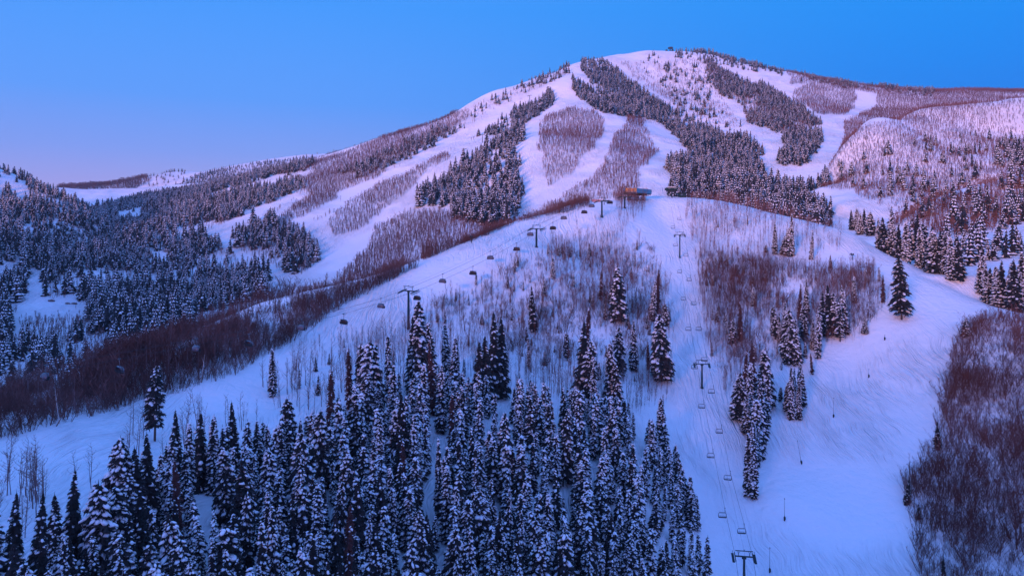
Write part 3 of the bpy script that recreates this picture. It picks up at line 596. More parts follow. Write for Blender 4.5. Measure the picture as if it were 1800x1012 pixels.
for place, L_ in CL.items():
    L_ = sorted(L_)
    for i, (u, vt, vb, kd) in enumerate(L_):
        x, y = ray(u, vb, layer=0, lo=95, hi=520); z = gz(x, y); h = (vb-vt)/F*y*1.02
        look = {'': 'snow-covered', 'dark': 'dark bare', 'dry': 'rusty dead'}[kd]
        size = 'tall ' if vb-vt > 95 else ('small ' if vb-vt < 45 else '')
        nm = 'fir_tree'
        add_fir(kd, x, y, z, h, f"{size}{look} fir, {ORD[i]} from left {place}", 'firs '+place, nm, wide=1.0 if vb-vt > 45 else 1.25)
        taken.append((x, y)); n_explicit += 1
for (u, vt, vb, kd, lb, wd) in [(1585,452,562,'pine','tall sparse pine standing alone on the open piste right of the clumps', 1.0), (272,640,775,'pine2','tall snow-flecked pine with bare lower trunk beside the left piste', 1.0)]:
    x, y = ray(u, vb, layer=0, lo=95, hi=520); h = (vb-vt)/F*y
    add_fir(kd, x, y, gz(x, y), h, lb, None, 'pine_tree', wide=wd); taken.append((x, y)); n_explicit += 1
# behind the knob's right shoulder: bases hidden by the crest
def behind(u, vt, extra, h):
    """a tree of height h on the back slope whose top shows at row vt"""
    D = np.linspace(280, 640, 900); x = (u-900)/F*D; g = ground(x, D); t = VH-F*(g+h)/D
    crest = np.argmin(VH-F*layers(x, D)[0]/D); D = D[:crest+330]; t = t[:crest+330]; k = crest+np.argmin(np.abs(t[crest:]-vt)); return float(x[k]), float(D[k]), float(g[k])
BH = [(1497,368,12),(1508,365,13),(1520,366,14),(1532,372,13),(1545,382,15),(1556,380,16),(1568,378,17),(1580,392,15),(1592,388,17),(1600,398,16),(1612,375,19),(1622,392,18),(1632,400,18),(1642,410,17),(1652,415,17),(1662,420,17),(1672,425,16),(1684,432,15),(1640,425,16),(1618,405,17),(1570,395,14),(1512,374,12),(1722,444,17),(1735,460,15),(1748,470,14),(1760,458,17),(1772,462,17),(1784,455,18),(1796,440,20),(1810,430,20),(1790,470,17),(1740,480,13),(1755,485,13),(1775,480,15)]
for i, (u, vt, h) in enumerate(sorted(BH)):
    h *= 1.35; x, y, z = behind(u, vt, 0, h); wh = 'left' if u < 1700 else 'far right'
    add_fir('dark' if i % 3 == 0 else '', x, y, z, h, f"broad dark fir rising behind the knob's right shoulder, {ORD[i]} from the left", 'firs behind the right shoulder of the knob', wide=1.35); n_explicit += 1
print('explicit firs', n_explicit)
# near forest
FOREST = [(-60,1400),(-60,1065),(60,1030),(190,965),(290,890),(420,840),(560,785),(650,715),(760,695),(880,705),(1000,725),(1090,720),(1150,785),(1225,900),(1245,1010),(1262,1400)]
OPEN = [[(335,880),(385,880),(395,970),(345,980)],[(752,640),(790,800),(775,900),(745,960),(740,880),(760,800)],[(855,700),(890,700),(905,830),(880,860),(870,760)],[(700,640),(728,700),(720,760),(705,720)],[(960,860),(985,870),(980,920),(960,910)],[(1115,700),(1135,700),(1140,850),(1120,850)]]
sp = 4.0
x, y = [q.ravel() for q in np.meshgrid(np.arange(-150, 90, sp), np.arange(84, 300, sp))]
x = x+RNG.uniform(-.48, .48, len(x))*sp; y = y+RNG.uniform(-.48, .48, len(y))*sp
z = ground(x, y); u, v = proj(x, y, z); k = inpoly(u, v, FOREST) & (RNG.random(len(x)) < np.where(u < 500, 1, .8))
for g_ in OPEN: k &= ~inpoly(u, v, g_)
k &= RNG.random(len(x)) < .97
x, y, z = x[k], y[k], z[k]
tk = np.array(taken); dmin = np.sqrt((x[:,None]-tk[None,:,0])**2+(y[:,None]-tk[None,:,1])**2).min(1); k = dmin > 2.2; x, y, z = x[k], y[k], z[k]
h = RNG.choice([6, 9, 12, 15, 17, 20], len(x), p=[.08,.14,.22,.28,.18,.1])*RNG.uniform(.88, 1.12, len(x))
u, v = proj(x, y, z)
h = np.where((u < 450) & (v > 980), np.clip(h, 12, 17), h); h = np.where(u > 1150, np.minimum(h, 13), h)
# keep every top inside the outline of the wood's upper edge in the photograph
EDGE_U = [-60, 40, 120, 200, 260, 320, 420, 470, 560, 640, 760, 900, 1000, 1100, 1170, 1200, 1235, 1300]
EDGE_V = [860, 865, 850, 800, 790, 740, 720, 745, 720, 660, 650, 660, 680, 700, 760, 790, 850, 950]
lim = (v-np.interp(u, EDGE_U, EDGE_V))/F*y; h = np.clip(h, 4, np.maximum(lim, 5))
sn_ = seen(x, y, z, h); print('forest', len(x), 'seen', sn_.sum())
px = h/y*F*sn_; order_ = np.argsort(-px)
BUDGET = 300-n_explicit
ind = order_[:BUDGET]; restf = order_[BUDGET:]
for i in ind:
    ui, vi = u[i], v[i]
    dp = 'front rows' if y[i] < 135 else 'middle rows' if y[i] < 180 else 'back rows'
    col_ = ['far left end', 'left part', 'centre left', 'centre', 'centre right', 'right part', 'right end'][int(np.clip(ui//180, 0, 6))]
    pl = f"{col_} of the forest, {dp}"; sz_ = 'tall' if h[i] > 16 else 'low' if h[i] < 10.5 else 'middling'
    kd = random.choices(['', 'dark', 'dry'], [.80, .14, .06 if 550 < ui < 900 else .02])[0]
    if ui < 420 and random.random() < .3: kd = 'dark'
    look = {'': 'snow-laden', 'dark': 'dark lightly snowed', 'dry': 'rusty brown'}[kd]
    add_fir(kd, x[i], y[i], z[i], h[i], f"{sz_} {look} fir, {pl}", 'firs of the dense foreground forest', wide=random.uniform(.7, 1.2)*(1.15 if ui < 420 else 1.0))
# the rest of the firs: one object
Ps, Hs, Ws, Wh = [np.stack([x[restf], y[restf], z[restf]], 1)], [h[restf]], [h[restf]*1.0], [RNG.integers(4, 8, len(restf))]
def far_fir(layer, sp, box, dr, hr, ww=1.0):
    x, y, z = scatter(layer, 'fir', sp, box, dr)
    hh = RNG.uniform(hr[0], hr[1], len(x))*np.interp(y, [400, 800, 1100, 1500], [1.3, 1.15, .9, .68])*(1+.35*fbm(x, y, 40, 12, 2)); Ps.append(np.stack([x, y, z-.2], 1)); Hs.append(hh); Ws.append(hh*ww*RNG.uniform(.8, 1.3, len(x)))
    Wh.append(RNG.integers(0, 4, len(x))); print('fir', layer, len(x))
far_fir(1, 5.8, (-1000, 1100), (380, 1560), (8, 17), 1.1)
x, y, z = scatter(0, 'fir', 2.4, (-200, 330), (200, 520)); hh = RNG.uniform(2.5, 8, len(x)); print('fir 0', len(x))
Ps.append(np.stack([x, y, z-.15], 1)); Hs.append(hh); Ws.append(hh*1.1); Wh.append(RNG.integers(4, 8, len(x)))
far_fir(2, 5.2, (-900, -250), (500, 1000), (9, 15), 1.1)
far_fir(3, 5.5, (280, 900), (520, 1000), (8, 14))
far_fir(4, 5.0, (150, 700), (380, 700), (9, 15))
far_fir(5, 8, (-1600, -200), (1400, 2300), (10, 16), 1.2)
FM = [fir_mid(s, .15+.02*s, snow=q) for s, q in ((1, .25), (2, .5), (3, .7), (4, .95))]+[fir(51+i, 15, R_, sn_, power=p_, lump=.5, gap=.7, ragged=.35, raw=True) for i, (R_, sn_, p_) in enumerate([(2.6,.7,.6),(1.7,.8,.5),(2.2,.45,.8),(1.4,.75,.4)])]
o = bake('conifer_woods', FM, np.concatenate(Ps), np.concatenate(Hs), np.concatenate(Ws), np.concatenate(Wh), [M_NEEDLE, M_SNOWY, M_BARK])
tag(o, 'snow-dusted conifer woods covering the far mountainsides and valley', 'woods', kind='stuff')
# bare trees
cand = []
def bare(layer, sp, box, dr, hr):
    x, y, z = scatter(layer, 'bare', sp, box, dr); hh = RNG.uniform(hr[0], hr[1], len(x)); print('bare', layer, len(x)); return x, y, z, hh
bx, by, bz, bh = bare(0, 2.4, (-260, 330), (95, 520), (6, 12.5))
bu, bv = proj(bx, by, bz); bh = np.where(bv > 1000, bh*.7, bh); bh = np.where(bu > 1600, bh*.7, bh)
bpx = bh/by*F*seen(bx, by, bz, bh); od = np.argsort(-bpx)
BN = [bare_near(s, 9, 1) for s in (1, 2, 3, 4)]+[bare_near(s, 9, 2, .3, .3) for s in (5, 6)]+[bare_near(7, 8, 4, .5, .25, 12, 4), bare_near(8, 10, 1, .1, .55, 12, 4)]
BNH = [9]*6+[8, 10]
nb_ = 0
for i in od[:298]:
    j = random.randrange(8); o = empty('aspen_tree', (bx[i], by[i], bz[i]-.1), random.uniform(0, 6.28)); s = bh[i]/BNH[j]; o.scale = (s, s, s)
    o.rotation_euler = (random.gauss(0, .03), random.gauss(0, .03), random.uniform(0, 6.28))
    if bu[i] > 1600: pl = 'in the right-edge thicket'
    elif bu[i] > 1200: pl = 'right of the right chairlift'
    elif bu[i] < 200: pl = 'at the bottom left snow edge'
    elif bv[i] > 740 or bu[i] < 300: pl = 'on the lower left snow'
    elif bu[i] < 560: pl = 'beside the left piste'
    elif bu[i] < 760: pl = 'near the first left-lift tower'
    elif bu[i] < 1000: pl = 'below the second left-lift tower'
    else: pl = 'between the two lifts'
    fm_ = ['straight', 'thin', 'bent', 'upright', 'forked', 'twin-stemmed', 'many-stemmed', 'high-crowned'][j]
    sz_ = 'tall' if bh[i] > 11.5 else 'short' if bh[i] < 8.5 else 'medium'
    tag(o, f'{sz_} {fm_} leafless aspen {pl}', 'bare tree', 'leafless aspens '+pl)
    link(bpy.data.objects.new('trunk', BN[j][0]), o); link(bpy.data.objects.new('branches', BN[j][1]), o); nb_ += 1
k = od[298:]
Ps, Hs, Ws, Wh = [np.stack([bx[k], by[k], bz[k]-.1], 1)], [bh[k]], [bh[k]], [RNG.integers(4, 8, len(k))]
for (layer, sp, box, dr, hr) in [(1, 2.75, (-1000, 1150), (380, 1560), (3.6, 7)), (3, 2.5, (280, 900), (520, 1000), (2.8, 6)), (4, 2.6, (150, 700), (380, 700), (5, 9)), (5, 5, (-1600, -200), (1400, 2300), (9, 13))]:
    x, y, z, hh = bare(layer, sp, box, dr, hr); Ps.append(np.stack([x, y, z], 1)); Hs.append(hh); Ws.append(hh*(2.4 if layer == 5 else 1.25)); Wh.append(RNG.integers(0, 4, len(x)))
BF = [bare_far(s, 1, 20, 1.45) for s in (1, 2)]+[bare_far(s, 2, 15, 1.35) for s in (3, 4)]+[bare_far(s, 1, 40, .38) for s in (5, 6)]+[bare_far(s, 2, 30, .38) for s in (7, 8)]
for k_ in range(4, 8): BF[k_][0][:, :2] *= .8
o = bake('leafless_woods', BF, np.concatenate(Ps), np.concatenate(Hs), np.concatenate(Ws), np.concatenate(Wh), [M_TWIG])
tag(o, 'brown leafless aspen woods on the knob and mountain slopes', 'woods', kind='stuff')
# brush
x, y, z = scatter(0, 'brush', 1.5, (-330, 330), (95, 520)); hh = RNG.choice([1.4, 2.4, 3.6, 5.6], len(x), p=[.25,.35,.28,.12])*RNG.uniform(.8, 1.2, len(x))*(1+fbm(x, y, 14, 3, 2)*.6); print('brush', len(x)); hh = np.where(x < -25, hh*1.5, np.where(x > 90, hh*1.2, hh))
BR = [bare_far(21, 7, 11, .6, .45), bare_far(22, 5, 10, .9, .35), bare_far(23, 6, 12, .7, .6), bare_far(24, 3, 14, 1.2, .3), bare_far(25, 8, 8, .6, .55)]
for b_ in BR: b_[0][:, :2] *= 1.3
o = bake('brush_thicket', BR, np.stack([x, y, z], 1), hh, hh, RNG.integers(0, 5, len(x)), [M_TWIG])
tag(o, 'dense brown leafless brush along the piste edges', 'brush', kind='stuff')
for (u, v, h, lb) in [(1735,880,6,'pale leaning birch trunk in the middle of the right-edge thicket'),(353,672,9,'pale leaning dead birch pole at the upper edge of the left piste'),(105,745,9,'pale leaning dead birch pole in the brush at the far left')]:
    x, y = ray(u, v, layer=0, hi=500); o = empty('dead_birch', (x, y, gz(x, y)), 0); tag(o, lb, 'dead tree')
    t_ = TB(); sg = 1 if u > 200 else -1; t_.tube([(0,0,-.5),(.7*sg,0,h*.5),(1.2*sg,0,h)], [.14,.1,.03], 6); t_.obj('trunk', M_BIRCH, o)
    t_ = TB(); t_.tube([(.7*sg,0,h*.55),(1.4*sg,.2,h*.75)], [.05,.01], 4); t_.tube([(.85*sg,0,h*.7),(.4*sg,-.2,h*.9)], [.05,.01], 4); t_.obj('branches', M_BIRCH, o)

# ---------------------------------------------------------------- lifts
def sheave_train(n, ln, dip):
    t = TB(); t.box((0, 0, -.15), (.12, ln, .22)); t.box((0, 0, .12), (.16, ln*.3, .3))
    for k in range(n):
        yy = -ln/2+.25+(ln-.5)*k/(n-1); t.tube([(-.10, yy, -.02-dip*(yy/ln*2)**2), (.10, yy, -.02-dip*(yy/ln*2)**2)], .24, 8, 0)
    t.box((.55, 0, -.55), (.7, ln*1.0, .05)); t.tube([(.55, -ln/2, -.5), (.55, -ln/2, .5), (.55, ln/2, .5), (.55, ln/2, -.5)], .03, 4)
    return t
def tower(loc, top, heading, slope, arm, label, group, big):
    """top: height of the crossarm above the base; heading: azimuth of the line from +Y"""
    o = empty('lift_tower', loc, -heading); tag(o, label, 'lift tower', group)
    r = .56 if big else .42
    t = TB(); t.tube([(0,0,-1.5),(0,0,.4),(0,0,.41),(0,0,top)], [r*1.5,r*1.5,r,r*.72], 12); m_ = t.obj('mast', M_STEEL, o, True)
    t = TB()
    for s_ in (-.16, .16): t.tube([(s_, -r-.18, .5), (s_, -r-.05, top)], .02, 4)
    for k in range(int(top/.5)): t.tube([(-.16, -r-.16, .6+k*.5), (.16, -r-.16, .6+k*.5)], .015, 4)
    t.obj('ladder', M_GREY, m_)
    t = TB(); t.box((0,0,top+.1), (arm, .5 if big else .34, .42 if big else .3)); t.box((0,0,top-.35), (1.2,.4,.5)); t.obj('crossarm', M_STEEL, o)
    t = TB(); hh = 1.9 if big else 1.6
    for s_ in (-1, 1):
        t.tube([(s_*arm*.30, 0, top+.2), (s_*arm*.34, 0, top+hh)], .09, 6)
        t.tube([(s_*arm*.30, 0, top+.9), (s_*arm*.22, 0, top+hh)], .05, 5)
    t.box((0, 0, top+hh+.08), (arm*(.82 if big else .98), .2, .18))
    t.tube([(0,0,top+hh),(0,0,top+hh+.5)], .12, 6); t.obj('maintenance_frame', M_STEEL, o)
    for s_ in (-1, 1):
        st = sheave_train(8 if big else 6, 5.0 if big else 3.4, .12).obj('sheave_train', M_STEEL, o); st.location = (s_*arm/2, 0, top-.05); st.rotation_euler = (slope, 0, 0 if s_ > 0 else 0); st.scale = (s_, 1, 1)
    return o
def bubble_chair():
    P_ = []
    t = TB(); t.tube([(0,0,3.3),(0,.05,2.2),(0,-.05,1.5)], [.07,.06,.06], 6); t.box((0,0,3.35),(.22,.7,.28)); P_.append(('hanger', t, M_GREY))
    t = TB(); t.tube([(-1.6,0,.1),(-1.62,.1,.9),(-1.45,0,1.45),(1.45,0,1.45),(1.62,.1,.9),(1.6,0,.1)], .055, 6); P_.append(('frame', t, M_STEEL))
    t = TB(); t.box((0,.0,.05),(3.3,.55,.16)); t.box((0,-.05,-.04),(3.1,.35,.08)); P_.append(('seat', t, M_SEAT))
    t = TB()
    for k in range(6): t.box((-1.37+k*.55,-.3,.42),(.5,.12,.66), 0, 0, .15)
    P_.append(('backrest', t, M_SEAT))
    t = TB(); t.tube([(-1.5,.6,.55),(1.5,.6,.55)], .035, 5); t.tube([(-1.2,.6,.5),(-1.2,.75,-.45),(1.2,.75,-.45),(1.2,.6,.5)], .03, 5); P_.append(('safety_bar', t, M_GREY))
    t = TB(); n, m = 12, 9; vs = []
    for i in range(m):
        a = math.radians(-35+i*150/(m-1))
        for j in range(n):
            s_ = -1+2*j/(n-1); w = 1.72*(1 if i > 0 else 1); ed = math.sqrt(max(0, 1-abs(s_)**3.2)); rr_ = .30+.62*ed
            vs.append((s_*w*(.80+.2*(1-max(0, math.sin(a))**2)), -.08+math.cos(a)*rr_*1.0, .62+math.sin(a)*rr_*1.05))
    fs = [(i*n+j, i*n+j+1, (i+1)*n+j+1, (i+1)*n+j) for i in range(m-1) for j in range(n-1)]
    vs2 = [(x*.985, y-.02, z-.03) for x, y, z in vs]; N_ = len(vs)
    t.grid(vs+vs2, fs+[tuple(N_+q for q in f[::-1]) for f in fs]); P_.append(('bubble_cover', t, M_BUBBLE))
    return [(n_, t_.mesh(n_, [m_], n_ in ('bubble_cover', 'frame', 'hanger')), ) for n_, t_, m_ in P_]
def quad_chair():
    P_ = []
    t = TB(); t.tube([(.75,0,3.0),(.75,0,1.62)], .055, 6); t.box((.75,0,3.02),(.2,.5,.26)); P_.append(('hanger', t, M_STEEL))
    t = TB(); t.tube([(-1.18,0,.1),(-1.25,0,.5),(-1.15,0,1.25),(-.95,0,1.6),(.95,0,1.6),(1.15,0,1.25),(1.25,0,.5),(1.18,0,.1)], .08, 6); P_.append(('frame', t, M_STEEL))
    t = TB(); t.box((0,.08,.06),(2.35,.48,.13)); t.box((0,.0,-.03),(2.2,.1,.08)); P_.append(('seat', t, M_SEAT))
    t = TB(); t.tube([(-1.15,-.12,.62),(1.15,-.12,.62)], .04, 5); t.tube([(-1.15,-.1,.35),(1.15,-.1,.35)], .03, 5)
    for k in range(5): t.box((-1.0+k*.5,-.12,.45),(.05,.03,.38))
    P_.append(('backrest', t, M_STEEL))
    t = TB(); t.tube([(-1.12,.05,1.3),(-1.1,-.35,1.45),(1.1,-.35,1.45),(1.12,.05,1.3)], .03, 5); P_.append(('safety_bar', t, M_GREY))
    return [(n_, t_.mesh(n_, [m_], n_ in ('frame', 'hanger')), ) for n_, t_, m_ in P_]
BC, QC = bubble_chair(), quad_chair()
def chair(proto, name, loc, rz, label, group):
    o = empty(name, loc, rz); tag(o, label, 'chairlift chair', group); o.rotation_euler = (random.gauss(0, .02), random.gauss(0, .015), rz)
    if proto is BC: o.scale = (1.15, 1.15, 1.15)
    for n_, me in proto: link(bpy.data.objects.new(n_, me), o)
def cable(pts, label, r=.05, name='haul_cable'):
    P2 = []
    for i in range(len(pts)-1):
        a, b = Vector(pts[i]), Vector(pts[i+1]); L_ = (b-a).length; n = max(2, int(L_/6))
        for k in range(n): f = k/n; p = a.lerp(b, f); P2.append((p.x, p.y, p.z-.35*(L_/30)**2*4*f*(1-f)*.3))
    P2.append(pts[-1]); t = TB(); t.tube(P2, r, 5); o = t.obj(name, M_CABLE); tag(o, label, 'cable'); return o
# left lift: a straight line uphill to the right
def DA(u): return 268.7/(.777-(u-900)/1216.0)
headA = math.atan2(.777, 1.0)
LEFT_A = [(80,662),(345,613),(530,576),(670,538),(778,494),(862,453),(932,412),(991,383),(1040,362)]
RIGHT_A = [(210,650),(437,604),(604,566),(733,524),(831,480),(908,438),(972,401),(1027,373),(1072,356)]
TOW_A = [(718,518,600),(943,409,450),(1058,350,383),(1098,330,356)]
cabs = {}
for nm, L_, off in (('far', LEFT_A, 0), ('near', RIGHT_A, 0)):
    pts = []
    for i, (u, v) in enumerate(L_):
        D = DA(u) + (2.2 if nm == 'far' else -2.2); x = (u-900)/F*D; z = (VH-v)/F*D-.7
        seat = (x, D, z); pts.append((x, D, z+3.85))
        chair(BC, 'bubble_chair', seat, -headA+(math.pi if nm == 'far' else 0), f"dark hooded bubble chair on the {nm} cable of the left lift, {ORD[i]} counting uphill", 'bubble chairs of the left lift')
    cabs[nm] = pts
for nm in cabs:                                   # carry each cable on past the frame and up to the station
    p = cabs[nm]; a, b = Vector(p[0]), Vector(p[1]); d = (a-b)
    pts = [tuple(a+d*1.5+Vector((0, 0, -1))), tuple(a+d*.7)]+p+[tuple(Vector(p[-1])+Vector((5, 7, .8)))]
    cable(pts, f"{nm} haul cable of the left chairlift")
upr = []
def cabz(p, y):
    for a, b in zip(p[:-1], p[1:]):
        if a[1] <= y <= b[1]: f = (y-a[1])/(b[1]-a[1]); return a[2]+(b[2]-a[2])*f, a[0]+(b[0]-a[0])*f
    q = p[0] if y < p[0][1] else p[-1]; return q[2], q[0]
for i, (u, vt, vb) in enumerate(TOW_A):
    D = DA(u); x = (u-900)/F*D
    zc = (cabz(cabs['far'], D+2)[0]+cabz(cabs['near'], D-2)[0])/2; g = gz(x, D); top = zc-g-.25
    tower((x, D, g), max(top, 7), headA, math.radians(14), 7.4, f"dark green single-mast tower of the left lift, {ORD[i]} counting uphill", 'towers of the left chairlift', True)
    upr.append((x, D, g+max(top, 7)+2.3))
cable([(upr[0][0]-140, upr[0][1]-150, upr[0][2]-28), (upr[0][0]-60, upr[0][1]-77, upr[0][2]-18)]+upr, 'thin communication line strung over the left lift tower tops', .02, 'communication_line')
# right lift
VB_, DB_ = [340,359,386,415,450,493,535,580,640,690,760,842,936,1000], [490,480,445,420,392,362,336,312,285,270,252,233,214,202]
def DB(v): return float(np.interp(v, VB_, DB_))
LEFT_B = [(1274,908),(1253,803),(1237,716),(1224,647),(1213,580),(1204,527),(1197,479),(1190,432),(1185,401),(1180,371)]
RIGHT_B = [(1308,936),(1283,842),(1268,760),(1254,690),(1241,634),(1231,580),(1222,535),(1214,493),(1208,450),(1202,415),(1196,386),(1190,359)]
headB = math.atan2(.165, 1.0); cB = {}
for nm, L_ in (('left', LEFT_B), ('right', RIGHT_B)):
    pts = []
    for i, (u, v) in enumerate(L_):
        D = DB(v); x = (u-900)/F*D; z = (VH-v)/F*D-.2
        chair(QC, 'quad_chair', (x-.75, D, z), -headB+(0 if nm == 'left' else 0), f"open four-seat chair on the {nm} cable of the right lift, {ORD[i]} counting uphill", 'open chairs of the right lift')
        pts.append((x, D, z+3.0))
    cB[nm] = pts
TOW_B = [(1308,200),(1234,286),(1195,402),(1181,484)]
topB = []
for i, (u, D) in enumerate(TOW_B):
    x = (u-900)/F*D; g = gz(x, D); zl, xl = cabz(cB['left'], D); zr, xr = cabz(cB['right'], D)
    vt = [978, 640, 413, 340][i]; zc = (VH-vt)/F*D; top = zc-g
    tower((x, D, g), top, headB, math.radians(22), 5.0, f"dark steel tower of the right lift, {ORD[i]} counting uphill", 'towers of the right chairlift', False)
    topB.append((x, D, g+top+1.8))
for nm in cB:
    s_ = -1 if nm == 'left' else 1; ends = []
    p = list(cB[nm]); a = (topB[0][0]+s_*2.5, topB[0][1], topB[0][2]-1.7); p = [(a[0]-4, a[1]-22, a[2]-12), a]+p+[(topB[3][0]+s_*2.2, topB[3][1]+8, topB[3][2]-1.2)]
    cable(p, f"{nm} haul cable of the right chairlift", .042)
cable([(topB[0][0]-4, topB[0][1]-22, topB[0][2]-12)]+topB, 'thin communication line strung along the right lift tower tops', .018, 'communication_line')

# ---------------------------------------------------------------- stations
def on(u, v, D=None):
    if D is None: x, D = ray(u, v, layer=0, lo=95, hi=520)
    else: x = (u-900)/F*D
    return x, D, gz(x, D)
x, D, g = on(1119, 346, 470); o = empty('lift_station', (x, D, g), 0); tag(o, 'lift terminal with long orange and blue canopy on the knob crest', 'lift station')
zr = (VH-341)/F*D-g; zt = (VH-328)/F*D-g
def canopy(x0, x1, zl, zr_, y0, y1, n=10):
    """rounded canopy shell running along x"""
    t = TB(); vs = []
    for xx, zz, sc in ((x0, zl, 1), (x0+(x1-x0)*.5, (zl+zr_)/2, 1), (x1, zr_, 1)):
        for k in range(n+1):
            a = math.pi*k/n; vs.append((xx, (y0+y1)/2-math.cos(a)*(y1-y0)/2, zz+math.sin(a)**.7*1.6))
    fs = [(i*(n+1)+k, i*(n+1)+k+1, (i+1)*(n+1)+k+1, (i+1)*(n+1)+k) for i in range(2) for k in range(n)]
    fs += [tuple(range(n+1)), tuple(2*(n+1)+k for k in range(n, -1, -1)), (0, n+1, 2*(n+1), 2*(n+1)+n, n+1+n, n)]
    t.grid(vs, fs); return t
z0 = zr+1.2
t = TB(); t.box((-4.6, -4.2, z0+1.3), (7.6, .3, 2.4)); t.box((-4.6, -4.4, z0+2.4), (7.7, .16, .25)); f_ = t.obj('orange_fascia', M_ORANGE, o)
t = TB()
for k in range(3): t.box((-4.8+k*.3, -4.38, z0+.55+k*.65), (6.2-k*.8, .06, .22))
t.obj('fascia_stripe', M_WOOD, f_)
t = canopy(-8.4, 9.6, z0+1.0, z0-.2, -4.0, 4.2); rf = t.obj('canopy_roof', M_BLUEROOF, o, True)
t = TB(); t.grid([(-.7,-4.35,z0-.5),(9.4,-4.05,z0-1.5),(9.4,-4.05,z0+1.5),(-.7,-4.35,z0+2.6),(-.7,-4.15,z0-.5),(9.4,-3.85,z0-1.5),(9.4,-3.85,z0+1.5),(-.7,-4.15,z0+2.6)], [(0,1,2,3),(4,7,6,5),(0,4,5,1),(3,2,6,7),(0,3,7,4),(1,5,6,2)]); t.obj('blue_side_panel', M_BLUEROOF, o)
t = TB(); t.box((.5, 0, z0-.9), (16, 6.5, 1.0)); t.tube([(-6,0,z0-1.8),(7,0,z0-1.8)], .5, 8)
for k in range(9): t.tube([(-6+k*1.6,-3,z0-1.5),(-6+k*1.6,-3,z0-1.2)], .5, 8)
t.obj('bullwheel_machinery', M_DARK, o)
t = TB(); t.box((2.5, .6, z0+2.55), (10, 3.6, .22)); t.obj('roof_snow', M_SNOWY, rf)
t = TB(); t.box((-8.3, -1.5, z0-.6), (1.2, 3.4, 2.2)); t.box((8.2, -3.2, z0-1.6), (1.6, 1.2, .8)); t.obj('drive_housing', M_DARK, o)
for xx in (-5.5, 4.5):
    t = TB(); t.box((xx, 0, (z0-1.2)/2-.3), (1.1, 1.4, z0-.6)); t.obj('column', M_DARK, o)
t = TB(); t.box((-.3, -2.5, 1.1), (3.0, 2.4, 2.6)); t.box((3.6, -2.4, .9), (2.2, 2.0, 2.0)); t.box((-5.6, -2.4, .9), (2.4, 2.0, 2.2)); t.box((-.3, -2.5, 2.5), (3.6, 3.0, .25)); hb = t.obj('operator_cabin', M_GREY, o)
t = TB(); t.box((-.3, -3.72, 1.5), (2.2, .06, 1.0)); t.obj('window', M_SEAT, hb)
x, D, g = on(1181, 345, 492); o = empty('lift_station', (x, D, g), 0); tag(o, 'small dark green top terminal of the right lift on the crest', 'lift station')
t = TB(); t.box((-.4,0,5.2),(8.0,6.5,1.6)); t.box((-.4,0,6.2),(6.0,5.0,.5)); t.box((-.4,-3.3,4.9),(7.4,.15,.5)); c_ = t.obj('canopy', M_GREEN, o)
t = TB(); t.box((-.4,0,6.6),(5.6,4.6,.3)); t.box((-.4,-2.9,6.08),(7.6,.6,.12)); t.obj('roof_snow', M_SNOWY, c_)
t = TB(); t.box((-2.4,-3.4,5.3),(1.6,.1,.5)); t.box((1.5,-3.4,5.3),(1.4,.1,.5)); t.obj('highlight_plate', M_GREY, c_)  # pale plates stand in for lit highlights on the canopy front
t = TB(); t.box((-.4,0,3.9),(6.4,4.0,1.1)); t.tube([(-.4,0,3.0),(-.4,0,3.5)], 2.4, 16); t.obj('bullwheel', M_DARK, o)
for xx in (-2.6, 1.9):
    t = TB(); t.tube([(xx,0,-.8),(xx,0,3.6)], .4, 8); t.obj('column', M_DARK, o)
x, D, g = on(1199, 347, 488); o = empty('operator_hut', (x, D, g), .1); tag(o, 'small dark green lift operator hut right of the top terminal', 'hut')
t = TB(); t.box((0,0,1.3),(4.6,3.2,3.2)); t.obj('wall', M_GREEN, o)
t = TB(); t.box((0,0,3.05),(5.2,3.8,.28)); t.obj('roof', M_DARK, o)
t = TB(); t.box((-.8,-1.62,1.8),(1.6,.06,.9)); t.obj('window', M_GREY, o)
t = TB(); t.box((1.3,-1.62,1.2),(.8,.06,2.0)); t.obj('door', M_DARK, o)
x, D, g = on(1048, 362, 440); o = empty('snow_fence', (x, D, g), 0.05); tag(o, 'faded red snow fence netting left of the third left-lift tower', 'fence')
t = TB(); t.box((0,0,.8),(5.5,.05,1.5)); t.obj('netting', M_WOOD, o)
for xx in (-2.8, 0, 2.8):
    t = TB(); t.tube([(xx,.05,-.5),(xx,.05,1.8)], .05, 6); t.obj('post', M_DARK, o)
# summit hut
x, D = 278.0/F*1497, 1497.0; g = gz(x, D); o = empty('summit_station', (x, D, g), 0); tag(o, 'dark lift top station standing on the mountain summit', 'lift station')
t = TB(); t.tube([(0,0,-1),(0,0,7)], 1.2, 8); t.obj('column', M_DARK, o)
t = TB(); t.box((.5,0,8),(9,6,3.2)); t.box((1.5,0,9.9),(6,5,.8)); t.obj('canopy', M_DARK, o)
t = TB(); t.box((-8,0,1.8),(3.5,3.5,4.2)); t.box((-8,0,4.1),(4.2,4.2,.5)); t.obj('hut', M_DARK, o)
